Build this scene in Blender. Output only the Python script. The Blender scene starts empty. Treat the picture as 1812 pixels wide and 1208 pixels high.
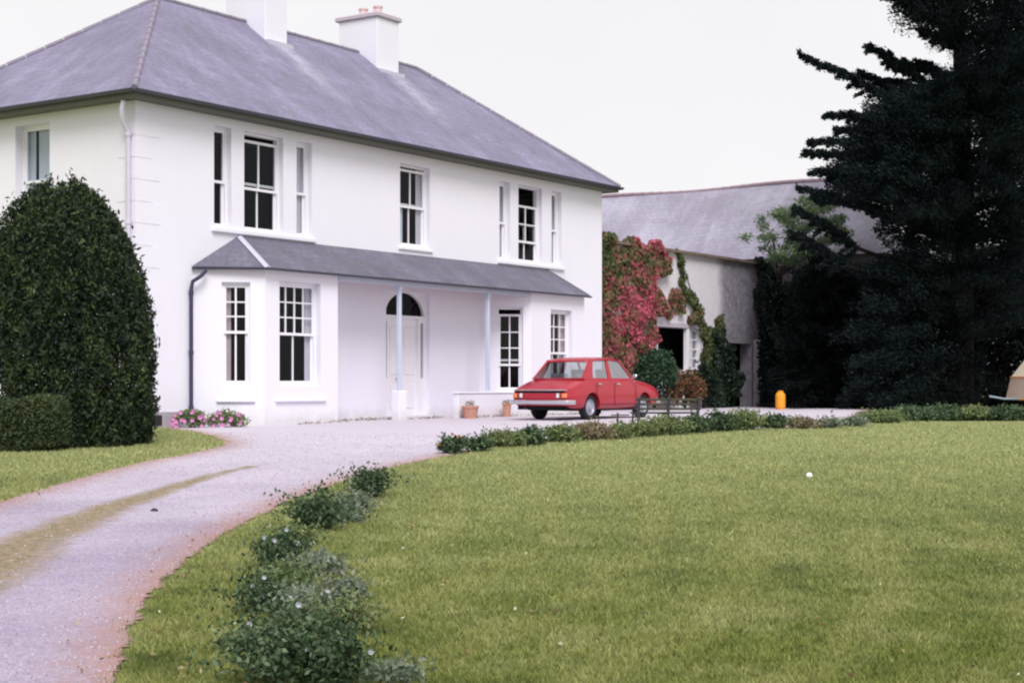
import bpy, math, random
import numpy as np
from mathutils import Vector, Matrix
random.seed(7)
RNG = np.random.default_rng(7)
S = bpy.context.scene
COL = S.collection
PI = math.pi
# ------------------------------------------------------------------ camera, sky, sun, exposure
F, CX, HY, EYE = 2800.0, 906.0, 680.0, 0.80          # focal length in photo pixels, optical axis, horizon row, eye height
cam = bpy.data.cameras.new('camera'); co = bpy.data.objects.new('camera', cam); COL.objects.link(co)
co.location = (0, 0, EYE); co.rotation_euler = (PI/2, 0, 0)
cam.sensor_width = 36; cam.lens = F/1812*36; cam.shift_y = (HY-604)/1812; cam.clip_end = 4000; cam.clip_start = .1
S.camera = co
SUN_EL, SUN_AZ = math.radians(48), math.radians(168)   # compass-style: azimuth measured from +Y clockwise
world = bpy.data.worlds.new('World'); S.world = world; world.use_nodes = True
nt = world.node_tree; nt.nodes.clear()
out = nt.nodes.new('ShaderNodeOutputWorld'); bg = nt.nodes.new('ShaderNodeBackground')
sky = nt.nodes.new('ShaderNodeTexSky'); sky.sky_type = 'NISHITA'; sky.sun_disc = False
sky.sun_elevation = SUN_EL; sky.sun_rotation = SUN_AZ; sky.altitude = 50
sk = nt.nodes.new('ShaderNodeVectorMath'); sk.operation = 'SCALE'; sk.inputs['Scale'].default_value = .10
nt.links.new(sky.outputs[0], sk.inputs[0])
mx = nt.nodes.new('ShaderNodeMixRGB'); mx.inputs[0].default_value = .90
nt.links.new(sk.outputs[0], mx.inputs[1])
# flat overcast, a little cooler low down and with faint cloud unevenness
tc = nt.nodes.new('ShaderNodeTexCoord'); nz = nt.nodes.new('ShaderNodeTexNoise'); nz.inputs['Scale'].default_value = 2.2; nz.inputs['Detail'].default_value = 4
nt.links.new(tc.outputs['Generated'], nz.inputs['Vector'])
cr = nt.nodes.new('ShaderNodeValToRGB'); cr.color_ramp.elements[0].color = (.735, .71, .72, 1); cr.color_ramp.elements[1].color = (.80, .775, .755, 1)
cr.color_ramp.elements[0].position = .3; cr.color_ramp.elements[1].position = .7
nt.links.new(nz.outputs[0], cr.inputs[0]); nt.links.new(cr.outputs[0], mx.inputs[2])
nt.links.new(mx.outputs[0], bg.inputs[0]); bg.inputs[1].default_value = 1.0
nt.links.new(bg.outputs[0], out.inputs[0])
sl = bpy.data.lights.new('sun', 'SUN'); sl.energy = 2.3; sl.angle = math.radians(28); sl.color = (1, .965, .93)
so = bpy.data.objects.new('sun', sl); COL.objects.link(so); so.location = (0, -20, 40)
sd = Vector((math.sin(SUN_AZ)*math.cos(SUN_EL), math.cos(SUN_AZ)*math.cos(SUN_EL), math.sin(SUN_EL)))
so.rotation_euler = sd.to_track_quat('Z', 'Y').to_euler()
S.view_settings.view_transform = 'Standard'; S.view_settings.look = 'None'
S.view_settings.exposure = 0.38; S.view_settings.gamma = 1
S.render.engine = 'CYCLES'
S.cycles.filter_width = 2.2
S.cycles.max_bounces = 7; S.cycles.transparent_max_bounces = 16

# ------------------------------------------------------------------ helpers
def ground(x, y):
    b = -.95 + .03*y
    g = -np.log1p(np.exp(np.clip(-b*12, -60, 60)))/12
    return np.maximum(g, -2.2) + .010*np.sin(x*.9+y*.33)*np.sin(y*.55-x*.21)
def at(px, py):                                       # where a line of sight meets the ground
    y = 20.0
    s = (px-CX)/F; k = (HY-py)/F
    lo, hi = 2.0, 400.0
    for _ in range(50):
        y = (lo+hi)/2
        if EYE + k*y > float(ground(s*y, y)): lo = y
        else: hi = y
    return Vector((s*y, y, float(ground(s*y, y))))
def pt(px, py, y): return Vector(((px-CX)/F*y, y, EYE+(HY-py)/F*y))

def tag(o, label=None, cat=None, group=None, kind=None):
    for k, v in (('label', label), ('category', cat), ('group', group), ('kind', kind)):
        if v: o[k] = v
    return o
def link(name, me, mat=None, parent=None, smooth=False):
    o = bpy.data.objects.new(name, me); COL.objects.link(o)
    if mat:
        for m in (mat if isinstance(mat, (list, tuple)) else [mat]): me.materials.append(m)
    if parent: o.parent = parent
    if smooth: me.shade_smooth()
    return o
def empty(name, loc, rz=0):
    o = bpy.data.objects.new(name, None); COL.objects.link(o); o.location = loc; o.rotation_euler = (0, 0, rz); o.empty_display_size = .3
    return o
def npmesh(name, verts, faces, attrs=None, uv=None):
    """faces: (M,k) int array"""
    me = bpy.data.meshes.new(name)
    verts = np.asarray(verts, np.float32); faces = np.asarray(faces, np.int32); m, k = faces.shape
    me.vertices.add(len(verts)); me.vertices.foreach_set('co', verts.ravel())
    me.loops.add(m*k); me.loops.foreach_set('vertex_index', faces.ravel())
    me.polygons.add(m); me.polygons.foreach_set('loop_start', np.arange(0, m*k, k, dtype=np.int32))
    try: me.polygons.foreach_set('loop_total', np.full(m, k, np.int32))
    except Exception: pass
    me.update(calc_edges=True)
    for n, a in (attrs or {}).items():
        at_ = me.attributes.new(n, 'FLOAT', 'POINT'); at_.data.foreach_set('value', np.asarray(a, np.float32))
    if uv is not None:
        l = me.uv_layers.new(name='UVMap'); l.data.foreach_set('uv', np.asarray(uv, np.float32)[faces.ravel()].ravel())
    me.validate()
    return me

class MB:
    def __init__(s): s.v = []; s.f = []; s.m = []; s.mi = 0
    def add(s, vs, fs):
        n = len(s.v); s.v += [tuple(v) for v in vs]
        for f in fs: s.f.append(tuple(n+i for i in f)); s.m.append(s.mi)
    def quad(s, *p): s.add(p, [tuple(range(len(p)))])
    def box(s, x0, x1, y0, y1, z0, z1, T=None):
        P = [Vector((x, y, z)) for z in (z0, z1) for y in (y0, y1) for x in (x0, x1)]
        if T: P = [T(p) for p in P]
        s.add(P, [(0, 2, 3, 1), (4, 5, 7, 6), (0, 1, 5, 4), (2, 6, 7, 3), (0, 4, 6, 2), (1, 3, 7, 5)])
    def bbox(s, x0, x1, y0, y1, z0, z1, b=.01, T=None):       # box with chamfered edges
        X = (x0, x0+b, x1-b, x1); Y = (y0, y0+b, y1-b, y1); Z = (z0, z0+b, z1-b, z1)
        vs = []; idx = {}
        def V(i, j, k):
            if (i, j, k) not in idx:
                idx[(i, j, k)] = len(vs); p = Vector((X[i], Y[j], Z[k])); vs.append(T(p) if T else p)
            return idx[(i, j, k)]
        fs = []
        for k, o in ((0, 1), (3, 0)):
            q = [V(1, 1, k), V(2, 1, k), V(2, 2, k), V(1, 2, k)]; fs.append(tuple(q[::-1]) if o else tuple(q))
            q = [V(1, k, 1), V(1, k, 2), V(2, k, 2), V(2, k, 1)]; fs.append(tuple(q[::-1]) if o else tuple(q))
            q = [V(k, 1, 1), V(k, 2, 1), V(k, 2, 2), V(k, 1, 2)]; fs.append(tuple(q[::-1]) if o else tuple(q))
        for a in (0, 3):
            A = 1 if a == 0 else 2
            for c in (0, 3):
                C_ = 1 if c == 0 else 2
                fs += [(V(1, a, C_), V(2, a, C_), V(2, A, c), V(1, A, c)), (V(a, 1, C_), V(a, 2, C_), V(A, 2, c), V(A, 1, c)), (V(a, C_, 1), V(a, C_, 2), V(A, c, 2), V(A, c, 1))]
                for e in (0, 3):
                    E_ = 1 if e == 0 else 2
                    fs.append((V(a, C_, E_), V(A, c, E_), V(A, C_, e)))
        s.add(vs, fs)
    def tube(s, pts, r, n=8, cap=True):
        pts = [Vector(p) for p in pts]; rs = r if isinstance(r, (list, tuple)) else [r]*len(pts)
        vs = []; fs = []; prev = None
        for i, p in enumerate(pts):
            d = (pts[min(i+1, len(pts)-1)]-pts[max(i-1, 0)]).normalized()
            if prev is None: a = d.orthogonal().normalized()
            else:
                a = prev - d*prev.dot(d); a = a.normalized() if a.length > 1e-6 else d.orthogonal().normalized()
            prev = a; b = d.cross(a)
            for k in range(n):
                q = 2*PI*k/n; vs.append(p+(a*math.cos(q)+b*math.sin(q))*rs[i])
        for i in range(len(pts)-1):
            for k in range(n): fs.append((i*n+k, i*n+(k+1) % n, (i+1)*n+(k+1) % n, (i+1)*n+k))
        if cap: fs.append(tuple(range(n))[::-1]); fs.append(tuple((len(pts)-1)*n+k for k in range(n)))
        s.add(vs, fs)
    def lathe(s, prof, n=24, T=None, sx=1, sy=1):
        vs = []; fs = []
        for r, z in prof:
            for k in range(n):
                q = 2*PI*k/n; p = Vector((r*math.cos(q)*sx, r*math.sin(q)*sy, z)); vs.append(T(p) if T else p)
        for i in range(len(prof)-1):
            for k in range(n): fs.append((i*n+k, i*n+(k+1) % n, (i+1)*n+(k+1) % n, (i+1)*n+k))
        s.add(vs, fs)
    def prism(s, poly, y0, y1, T=None):                       # polygon in (x,z) pushed along y
        n = len(poly); P = [Vector((a, y0, b)) for a, b in poly]+[Vector((a, y1, b)) for a, b in poly]
        if T: P = [T(p) for p in P]
        s.add(P, [tuple(range(n)), tuple(range(2*n-1, n-1, -1))]+[(i, i+n, (i+1) % n+n, (i+1) % n) for i in range(n)])
    def build(s, name, mat, parent=None, smooth=False):
        me = bpy.data.meshes.new(name); me.from_pydata(s.v, [], s.f)
        if isinstance(mat, (list, tuple)):
            me.polygons.foreach_set('material_index', s.m)
        me.update()
        o = link(name, me, mat, parent)
        if smooth:
            me.shade_smooth()
            me.set_sharp_from_angle(angle=math.radians(40))
        return o
def fixn(o):
    import bmesh
    bm = bmesh.new(); bm.from_mesh(o.data); bmesh.ops.remove_doubles(bm, verts=bm.verts, dist=1e-5); bmesh.ops.recalc_face_normals(bm, faces=bm.faces); bm.to_mesh(o.data); bm.free()
    return o

# ------------------------------------------------------------------ materials
class NT:
    def __init__(s, name):
        s.m = bpy.data.materials.new(name); s.m.use_nodes = True; s.t = s.m.node_tree
        s.b = s.t.nodes['Principled BSDF']; s.o = s.t.nodes['Material Output']
    def n(s, k, **kw):
        x = s.t.nodes.new(k)
        for a, v in kw.items():
            if hasattr(x, a): setattr(x, a, v)
            else: x.inputs[a.replace('_', ' ')].default_value = v
        return x
    def l(s, a, b): s.t.links.new(a, b)
    def coord(s, which='Object'):
        return s.n('ShaderNodeTexCoord').outputs[which]
    def noise(s, vec, scale, detail=3, rough=.55, dist=0):
        x = s.n('ShaderNodeTexNoise'); x.inputs['Scale'].default_value = scale; x.inputs['Detail'].default_value = detail
        x.inputs['Roughness'].default_value = rough; x.inputs['Distortion'].default_value = dist; s.l(vec, x.inputs['Vector']); return x.outputs['Fac']
    def ramp(s, fac, stops):
        x = s.n('ShaderNodeValToRGB'); e = x.color_ramp.elements
        while len(e) < len(stops): e.new(.5)
        for q, (p, c) in zip(e, stops): q.position = p; q.color = (c, c, c, 1) if not isinstance(c, tuple) else (*c, 1)
        s.l(fac, x.inputs[0]); return x.outputs[0]
    def mix(s, fac, a, b, t='MIX'):
        x = s.n('ShaderNodeMixRGB', blend_type=t)
        for i, v in enumerate((fac, a, b)):
            if isinstance(v, bpy.types.NodeSocket): s.l(v, x.inputs[i])
            elif i == 0: x.inputs[0].default_value = v
            else: x.inputs[i].default_value = (*v, 1)
        return x.outputs[0]
    def math(s, op, a, b=0, clamp=False):
        x = s.n('ShaderNodeMath', operation=op); x.use_clamp = clamp
        for i, v in enumerate((a, b)):
            if isinstance(v, bpy.types.NodeSocket): s.l(v, x.inputs[i])
            else: x.inputs[i].default_value = v
        return x.outputs[0]
    def attr(s, name):
        x = s.n('ShaderNodeAttribute'); x.attribute_name = name; return x.outputs['Fac']
    def bump(s, h, strength=.3, dist=.02):
        x = s.n('ShaderNodeBump'); x.inputs['Strength'].default_value = strength; x.inputs['Distance'].default_value = dist
        s.l(h, x.inputs['Height']); s.l(x.outputs[0], s.b.inputs['Normal'])
    def col(s, c):
        if isinstance(c, bpy.types.NodeSocket): s.l(c, s.b.inputs['Base Color'])
        else: s.b.inputs['Base Color'].default_value = (*c, 1)
    def rough(s, r, spec=.5): s.b.inputs['Roughness'].default_value = r; s.b.inputs['Specular IOR Level'].default_value = spec

def plain(name, c, rough=.6, spec=.4, var=.12, scale=6, metal=0, coat=0, bump=0):
    q = NT(name); v = q.noise(q.coord(), scale, 4)
    q.col(q.mix(v, tuple(x*(1-var) for x in c), tuple(min(1, x*(1+var)) for x in c))); q.rough(rough, spec)
    q.b.inputs['Metallic'].default_value = metal; q.b.inputs['Coat Weight'].default_value = coat
    if bump: q.bump(q.noise(q.coord(), scale*8, 3), bump, .01)
    return q.m
def render_mat(name, c, stain=(.66, .63, .66), amt=.16):        # painted lime render
    q = NT(name); o = q.coord()
    n1 = q.noise(o, .55, 5, .6); n2 = q.noise(o, 3.5, 4)
    mp = q.n('ShaderNodeMapping'); mp.inputs['Scale'].default_value = (2.2, 2.2, .25); q.l(o, mp.inputs[0])
    n3 = q.noise(mp.outputs[0], 1.3, 4)
    f = q.math('MULTIPLY', q.ramp(n1, [(.45, 0.), (.75, 1.)]), amt*.5); f2 = q.math('MULTIPLY', q.ramp(n3, [(.55, 0.), (.85, 1.)]), amt)
    a = q.mix(f, c, stain); a = q.mix(f2, a, stain)
    sx = q.n('ShaderNodeSeparateXYZ'); q.l(o, sx.inputs[0])
    base = q.math('ADD', sx.outputs['Z'], q.math('MULTIPLY', n2, .5)); a = q.mix(q.ramp(base, [(.28, .45), (.55, 0.)]), a, (.48, .47, .42))
    q.col(a); q.rough(.85, .25); q.bump(q.noise(o, 28, 4), .35, .012); return q.m
M = {}
M['white'] = render_mat('white_render', (.79, .775, .875))
M['white_side'] = M['white']
M['joinery'] = plain('white_paint', (.80, .79, .85), .45, .4, .04)
M['blue_paint'] = plain('pale_blue_paint', (.52, .57, .72), .5, .4, .08)
M['lilac_pipe'] = plain('pale_pipe_paint', (.62, .58, .72), .5, .4, .1)
M['dark_pipe'] = plain('dark_iron_paint', (.045, .045, .09), .45, .4, .2)
M['fascia'] = plain('fascia_paint', (.125, .125, .11), .6, .3, .2)
M['soffit'] = plain('soffit_paint', (.13, .13, .11), .7, .2, .2)
M['gutter'] = plain('gutter_iron', (.06, .065, .09), .5, .4, .25)
M['interior'] = plain('dim_room_wall', (.012, .011, .014), .9, .1)  # darkness of the rooms is put into this near-black colour
M['curtain'] = plain('curtain_cloth', (.74, .70, .78), .9, .1, .08, 9)
M['net'] = plain('pale_curtain_cloth', (.70, .77, .88), .9, .1, .06, 9)
M['pinkcurtain'] = plain('pink_curtain_cloth', (.62, .50, .54), .9, .1, .1, 9)
M['lead'] = plain('lead_flashing', (.52, .50, .62), .5, .4, .1)
M['brass'] = plain('brass', (.35, .16, .12), .4, .5, .1, 6, .6)
M['iron'] = plain('black_iron', (.03, .03, .035), .5, .5)
M['terracotta'] = plain('terracotta', (.50, .26, .20), .8, .2, .25, 12, bump=.2)
M['pot_red'] = plain('chimney_pot_clay', (.66, .50, .52), .8, .2, .15)
M['cap'] = plain('chimney_cap_stone', (.50, .44, .52), .85, .2, .15)

def glass_mat(name, refl=.10, tint=(.86, .87, .88), rough=.03):
    q = NT(name); t = q.t; t.nodes.remove(q.b)
    tr = q.n('ShaderNodeBsdfTransparent'); tr.inputs[0].default_value = (*tint, 1)
    gl = q.n('ShaderNodeBsdfGlossy'); gl.inputs['Roughness'].default_value = rough; gl.inputs[0].default_value = (.9, .9, .95, 1)
    lw = q.n('ShaderNodeLayerWeight'); lw.inputs['Blend'].default_value = .5
    f = q.math('ADD', q.math('MULTIPLY', q.math('POWER', lw.outputs['Facing'], 3.5), refl*3), refl*.35, True)
    ms = q.n('ShaderNodeMixShader'); q.l(f, ms.inputs[0]); q.l(tr.outputs[0], ms.inputs[1]); q.l(gl.outputs[0], ms.inputs[2])
    q.l(ms.outputs[0], q.o.inputs[0]); return q.m
M['glass'] = glass_mat('window_glass', .03)
M['carglass'] = glass_mat('car_glass', .62, (.72, .78, .80))

def slate_mat(name, c, row=.24, var=.25, moss=.0):
    q = NT(name); uv = q.coord('UV'); o = q.coord()
    br = q.n('ShaderNodeTexBrick'); br.offset = .5
    br.inputs['Scale'].default_value = 1; br.inputs['Brick Width'].default_value = .28; br.inputs['Row Height'].default_value = row
    br.inputs['Mortar Size'].default_value = .012; br.inputs['Mortar Smooth'].default_value = .6; br.inputs['Bias'].default_value = 0
    br.inputs['Color1'].default_value = (*[x*(1-var*.5) for x in c], 1); br.inputs['Color2'].default_value = (*[min(1, x*(1+var*.5)) for x in c], 1)
    br.inputs['Mortar'].default_value = (*[x*.68 for x in c], 1); q.l(uv, br.inputs['Vector'])
    n1 = q.noise(uv, .45, 5, .65); n2 = q.noise(uv, 2.6, 5, .7)
    mp = q.n('ShaderNodeMapping'); mp.inputs['Scale'].default_value = (1.6, .35, 1); q.l(uv, mp.inputs[0])
    n3 = q.noise(mp.outputs[0], 1.0, 4, .6)
    a = q.mix(q.ramp(n1, [(.36, .0), (.60, .65)]), br.outputs[0], tuple(x*.55 for x in c))
    a = q.mix(q.ramp(n3, [(.5, .0), (.75, .45)]), a, tuple(min(1, x*1.45) for x in c))
    a = q.mix(q.math('MULTIPLY', q.ramp(n2, [(.55, 0.), (.7, 1.)]), .35), a, (c[0]*.8, c[1]*.75, c[2]*.6))
    if moss: a = q.mix(q.math('MULTIPLY', q.ramp(n2, [(.58, 0.), (.66, 1.)]), moss), a, (.16, .12, .07))
    n5 = q.noise(uv, 11, 4, .8); a = q.mix(q.math('MULTIPLY', q.ramp(n5, [(.35, 1.), (.55, 0.)]), .45), a, tuple(x*.5 for x in c)); a = q.mix(q.math('MULTIPLY', q.ramp(n5, [(.55, 0.), (.72, 1.)]), .35), a, tuple(min(1, x*1.5) for x in c))
    st = q.attr('stain'); a = q.mix(q.math('MULTIPLY', q.math('MULTIPLY', st, q.ramp(n2, [(.35, .15), (.55, 1.)])), 1, True), a, (.55, .54, .66))
    q.col(a); q.rough(.6, .35)
    h = q.math('ADD', br.outputs['Fac'], q.math('MULTIPLY', n2, -.5)); q.bump(h, .35, -.012); return q.m
M['slate'] = slate_mat('roof_slate', (.248, .228, .35), moss=.3)
M['slate_low'] = slate_mat('veranda_slate', (.17, .16, .225), .2, moss=.5)
M['slate_barn'] = slate_mat('barn_slate', (.37, .345, .45), .21, .12)

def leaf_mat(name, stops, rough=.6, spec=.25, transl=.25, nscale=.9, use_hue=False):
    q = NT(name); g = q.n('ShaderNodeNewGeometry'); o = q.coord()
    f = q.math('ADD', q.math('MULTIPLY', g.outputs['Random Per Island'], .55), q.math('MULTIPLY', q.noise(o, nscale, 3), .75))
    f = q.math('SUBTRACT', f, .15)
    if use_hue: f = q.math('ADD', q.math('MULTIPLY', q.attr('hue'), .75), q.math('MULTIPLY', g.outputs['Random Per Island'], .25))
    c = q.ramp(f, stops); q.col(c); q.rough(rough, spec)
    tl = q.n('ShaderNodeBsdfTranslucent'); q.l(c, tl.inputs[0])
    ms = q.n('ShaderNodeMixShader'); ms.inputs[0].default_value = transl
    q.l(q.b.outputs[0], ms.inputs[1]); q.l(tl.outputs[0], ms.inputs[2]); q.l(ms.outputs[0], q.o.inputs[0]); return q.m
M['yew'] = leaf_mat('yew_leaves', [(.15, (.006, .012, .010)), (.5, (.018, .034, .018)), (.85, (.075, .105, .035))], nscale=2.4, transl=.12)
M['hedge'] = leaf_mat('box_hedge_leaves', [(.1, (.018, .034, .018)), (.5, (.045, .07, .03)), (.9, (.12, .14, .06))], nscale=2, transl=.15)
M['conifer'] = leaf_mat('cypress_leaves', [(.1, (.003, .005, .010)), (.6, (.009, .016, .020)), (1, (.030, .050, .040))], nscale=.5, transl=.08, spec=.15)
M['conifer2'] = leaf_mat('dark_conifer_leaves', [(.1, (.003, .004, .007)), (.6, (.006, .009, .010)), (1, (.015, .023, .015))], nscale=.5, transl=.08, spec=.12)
M['ash'] = leaf_mat('pale_tree_leaves', [(.1, (.07, .12, .08)), (.5, (.17, .25, .14)), (.9, (.30, .36, .20))], transl=.3)
M['bush'] = leaf_mat('bush_leaves', [(.1, (.015, .04, .03)), (.5, (.04, .09, .05)), (.9, (.09, .14, .07))])
M['redbush'] = leaf_mat('red_bush_leaves', [(.1, (.05, .05, .03)), (.45, (.16, .12, .05)), (.7, (.34, .09, .08)), (1, (.42, .14, .06))])
M['ivy'] = leaf_mat('ivy_leaves', [(.1, (.006, .012, .012)), (.6, (.016, .03, .018)), (1, (.06, .09, .03))], transl=.1)
M['creeper'] = leaf_mat('creeper_leaves', [(0., (.05, .085, .035)), (.3, (.15, .15, .06)), (.45, (.26, .13, .10)), (.62, (.42, .08, .12)), (1, (.66, .16, .26))], use_hue=True)
M['border'] = leaf_mat('border_leaves', [(.1, (.06, .10, .04)), (.5, (.16, .21, .085)), (.9, (.30, .33, .17))], nscale=3)
M['border_dark'] = leaf_mat('dark_border_leaves', [(.1, (.016, .034, .020)), (.5, (.055, .10, .045)), (.9, (.21, .28, .17))], nscale=3)
M['border_dry'] = leaf_mat('dry_border_leaves', [(.1, (.10, .08, .05)), (.5, (.24, .20, .12)), (.9, (.38, .33, .25))], nscale=3)
M['border_grey'] = leaf_mat('silver_border_leaves', [(.1, (.09, .13, .08)), (.5, (.18, .22, .15)), (.9, (.34, .37, .33))], nscale=3)
M['white_petal'] = plain('white_petals', (.50, .52, .58), .7, .2, .1)
M['pink_petal'] = plain('pink_petals', (.62, .26, .50), .7, .2, .25, 30)
M['orange_petal'] = plain('orange_petals', (.75, .22, .10), .7, .2, .2, 30)
M['bark'] = plain('bark', (.014, .012, .013), .9, .1, .3, 5, bump=.6)
M['pale_bark'] = plain('pale_bark', (.20, .17, .17), .9, .1, .3, 5, bump=.6)

def grass_colors(q, o):
    n1 = q.noise(o, .16, 4, .6); n2 = q.noise(o, 1.1, 5, .7); n3 = q.noise(o, 7, 4, .7)
    n4 = q.noise(o, .42, 3, .6)
    a = q.mix(q.ramp(n1, [(.35, 0.), (.68, 1.)]), (.112, .150, .026), (.198, .225, .052))
    a = q.mix(q.math('MULTIPLY', q.ramp(n4, [(.42, 0.), (.62, 1.)]), .55), a, (.27, .285, .105))
    a = q.mix(q.math('MULTIPLY', q.ramp(n2, [(.50, 0.), (.64, 1.)]), .65), a, (.31, .32, .15))
    a = q.mix(q.math('MULTIPLY', q.ramp(n2, [(.30, 1.), (.46, 0.)]), .8), a, (.040, .072, .016))
    a = q.mix(q.math('MULTIPLY', q.ramp(n3, [(.32, 1.), (.5, 0.)]), .5), a, (.045, .078, .016))
    a = q.mix(q.math('MULTIPLY', q.ramp(n3, [(.56, 0.), (.70, 1.)]), .40), a, (.32, .33, .18))
    sx = q.n('ShaderNodeSeparateXYZ'); q.l(o, sx.inputs[0])          # the lawn colour turns paler with distance towards the house
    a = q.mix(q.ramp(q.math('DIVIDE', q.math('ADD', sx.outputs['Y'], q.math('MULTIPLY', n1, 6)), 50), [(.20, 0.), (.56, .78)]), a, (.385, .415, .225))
    cc = q.n('ShaderNodeVectorMath', operation='DISTANCE'); q.l(o, cc.inputs[0]); cc.inputs[1].default_value = (-15, 16, 0)   # curved mower passes
    sn = q.math('SINE', q.math('ADD', q.math('MULTIPLY', cc.outputs['Value'], 6.5), q.math('MULTIPLY', n4, 4)))
    return q.mix(q.math('MULTIPLY', q.ramp(sn, [(.0, 0.), (1., 1.)]), .24), a, (.36, .36, .16))
q = NT('lawn'); o_ = q.coord(); q.col(grass_colors(q, o_)); q.rough(.9, .1); q.bump(q.noise(o_, 30, 4, .7), .8, .04); M['lawn'] = q.m
q = NT('grass_blades'); o_ = q.coord(); g_ = q.n('ShaderNodeNewGeometry'); c_ = grass_colors(q, o_)
c_ = q.mix(1, c_, q.ramp(g_.outputs['Random Per Island'], [(0, (.85, .9, .75)), (.6, (1.15, 1.15, 1.05)), (1, (1.55, 1.45, 1.5))]), 'MULTIPLY')
q.col(c_); q.rough(.7, .2); tl = q.n('ShaderNodeBsdfTranslucent'); q.l(c_, tl.inputs[0]); ms = q.n('ShaderNodeMixShader'); ms.inputs[0].default_value = .3
q.l(q.b.outputs[0], ms.inputs[1]); q.l(tl.outputs[0], ms.inputs[2]); q.l(ms.outputs[0], q.o.inputs[0]); M['blades'] = q.m

q = NT('gravel_drive'); o_ = q.coord()
n0 = q.noise(o_, .5, 4, .6); n1 = q.noise(o_, 3.0, 5, .7); n2 = q.noise(o_, 45, 3, .7); n3 = q.noise(o_, 14, 4, .75)
c_ = q.mix(q.ramp(n0, [(.35, 0.), (.7, 1.)]), (.33, .285, .385), (.45, .40, .51))
sx = q.n('ShaderNodeSeparateXYZ'); q.l(o_, sx.inputs[0])          # brighter light on the sweep before the house, painted into the gravel colour
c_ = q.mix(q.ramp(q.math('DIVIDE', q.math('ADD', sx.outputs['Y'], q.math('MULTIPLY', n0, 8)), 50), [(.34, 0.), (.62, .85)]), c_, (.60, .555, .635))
c_ = q.mix(q.math('MULTIPLY', q.ramp(n3, [(.3, 1.), (.5, 0.)]), .4), c_, (.24, .21, .25))
vo = q.n('ShaderNodeTexVoronoi'); vo.inputs['Scale'].default_value = 55; q.l(o_, vo.inputs['Vector'])
c_ = q.mix(.35, c_, q.ramp(vo.outputs['Color'], [(.1, .28), (.6, .55), (1, .85)]), 'OVERLAY')
edge = q.attr('edge'); mid = q.attr('mid')
e2 = q.math('ADD', edge, q.math('MULTIPLY', q.math('SUBTRACT', n1, .5), .55))
c_ = q.mix(q.ramp(e2, [(.0, .85), (.12, .62), (.30, .28), (.55, 0.)]), c_, (.36, .20, .16))
m2 = q.math('ADD', mid, q.math('MULTIPLY', q.math('SUBTRACT', n1, .5), 1.0))
c_ = q.mix(q.ramp(m2, [(.15, 0.), (.42, .55), (.8, .92)]), c_, q.mix(q.ramp(n3, [(.35, 0.), (.6, 1.)]), (.16, .14, .07), (.33, .25, .17)))
c_ = q.mix(q.math('MULTIPLY', q.ramp(n1, [(.62, 0.), (.78, 1.)]), .35), c_, (.42, .29, .28))
q.col(c_); q.rough(.95, .1); q.bump(q.math('ADD', n2, n3), .6, .02)
tr = q.n('ShaderNodeBsdfTransparent'); ms = q.n('ShaderNodeMixShader')
q.l(q.ramp(q.math('ADD', edge, q.math('ADD', q.math('MULTIPLY', q.math('SUBTRACT', n1, .5), .22), q.math('MULTIPLY', q.math('SUBTRACT', n3, .5), .18))), [(.0, 0.), (.03, 1.)]), ms.inputs[0])
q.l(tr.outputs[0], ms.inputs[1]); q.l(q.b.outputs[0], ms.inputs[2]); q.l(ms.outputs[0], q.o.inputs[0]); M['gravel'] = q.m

# ------------------------------------------------------------------ ground
def axis(lo, hi, step, far):
    a = list(np.arange(lo, hi+1e-6, step)); d = step; x = a[-1]
    while x < far: d *= 1.35; x += d; a.append(x)
    d = step; x = a[0]
    while x > -far: d *= 1.35; x -= d; a.insert(0, x)
    return np.array(a)
def grid_mesh(name, xs, ys, zf):
    X, Y = np.meshgrid(xs, ys); Z = zf(X, Y); nx = len(xs); ny = len(ys)
    v = np.stack([X.ravel(), Y.ravel(), Z.ravel()], 1); i = np.arange(nx*ny).reshape(ny, nx)
    f = np.stack([i[:-1, :-1].ravel(), i[:-1, 1:].ravel(), i[1:, 1:].ravel(), i[1:, :-1].ravel()], 1)
    return v, f
v, f = grid_mesh('lawn', axis(-16, 24, .4, 1600), axis(4, 60, .4, 1600), ground)
lawn = link('lawn', npmesh('lawn', v, f), M['lawn'], smooth=True); tag(lawn, kind='structure')

C0 = Vector((-7.28, 30.6, 0)); U = Vector((.560, .8285, 0)); V_ = Vector((.8285, -.560, 0))
def H(t, w, z=0): return C0 + U*t - V_*w + Vector((0, 0, z))      # house frame to world
def P2(v): return (v[0], v[1])
left_edge = [(-260, 1010), (-120, 925), (15, 884), (100, 858), (180, 836), (260, 817), (330, 804), (392, 790), (396, 782), (372, 772), (330, 763), (270, 757)]
right_edge = [(1500, 752), (1380, 759), (1280, 762), (1180, 768), (1060, 774), (960, 782), (870, 793), (790, 808), (720, 822), (640, 843), (580, 862), (510, 888), (450, 918), (400, 945), (350, 978), (300, 1020), (262, 1065), (238, 1110), (220, 1160), (206, 1215), (196, 1290), (188, 1400)]
poly = [P2(at(*p)) for p in left_edge] + [P2(H(-.6, .5)), P2(H(3, 4)), P2(H(17, 6)), P2(H(17.6, 1.9)), P2(H(34, 1.9)), P2(H(34.5, -2.5)), P2(at(1545, 722)), P2(at(1525, 740))] + [P2(at(*p)) for p in right_edge] + [(-2.3, 2.0), (-9.0, 2.0)]
poly = np.array(poly)
def seg_dist(pts, A, B):
    d = B-A; L = (d**2).sum(); t = np.clip(((pts-A)@d)/max(L, 1e-9), 0, 1); return np.sqrt(((pts-(A+t[:, None]*d))**2).sum(1))
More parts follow.
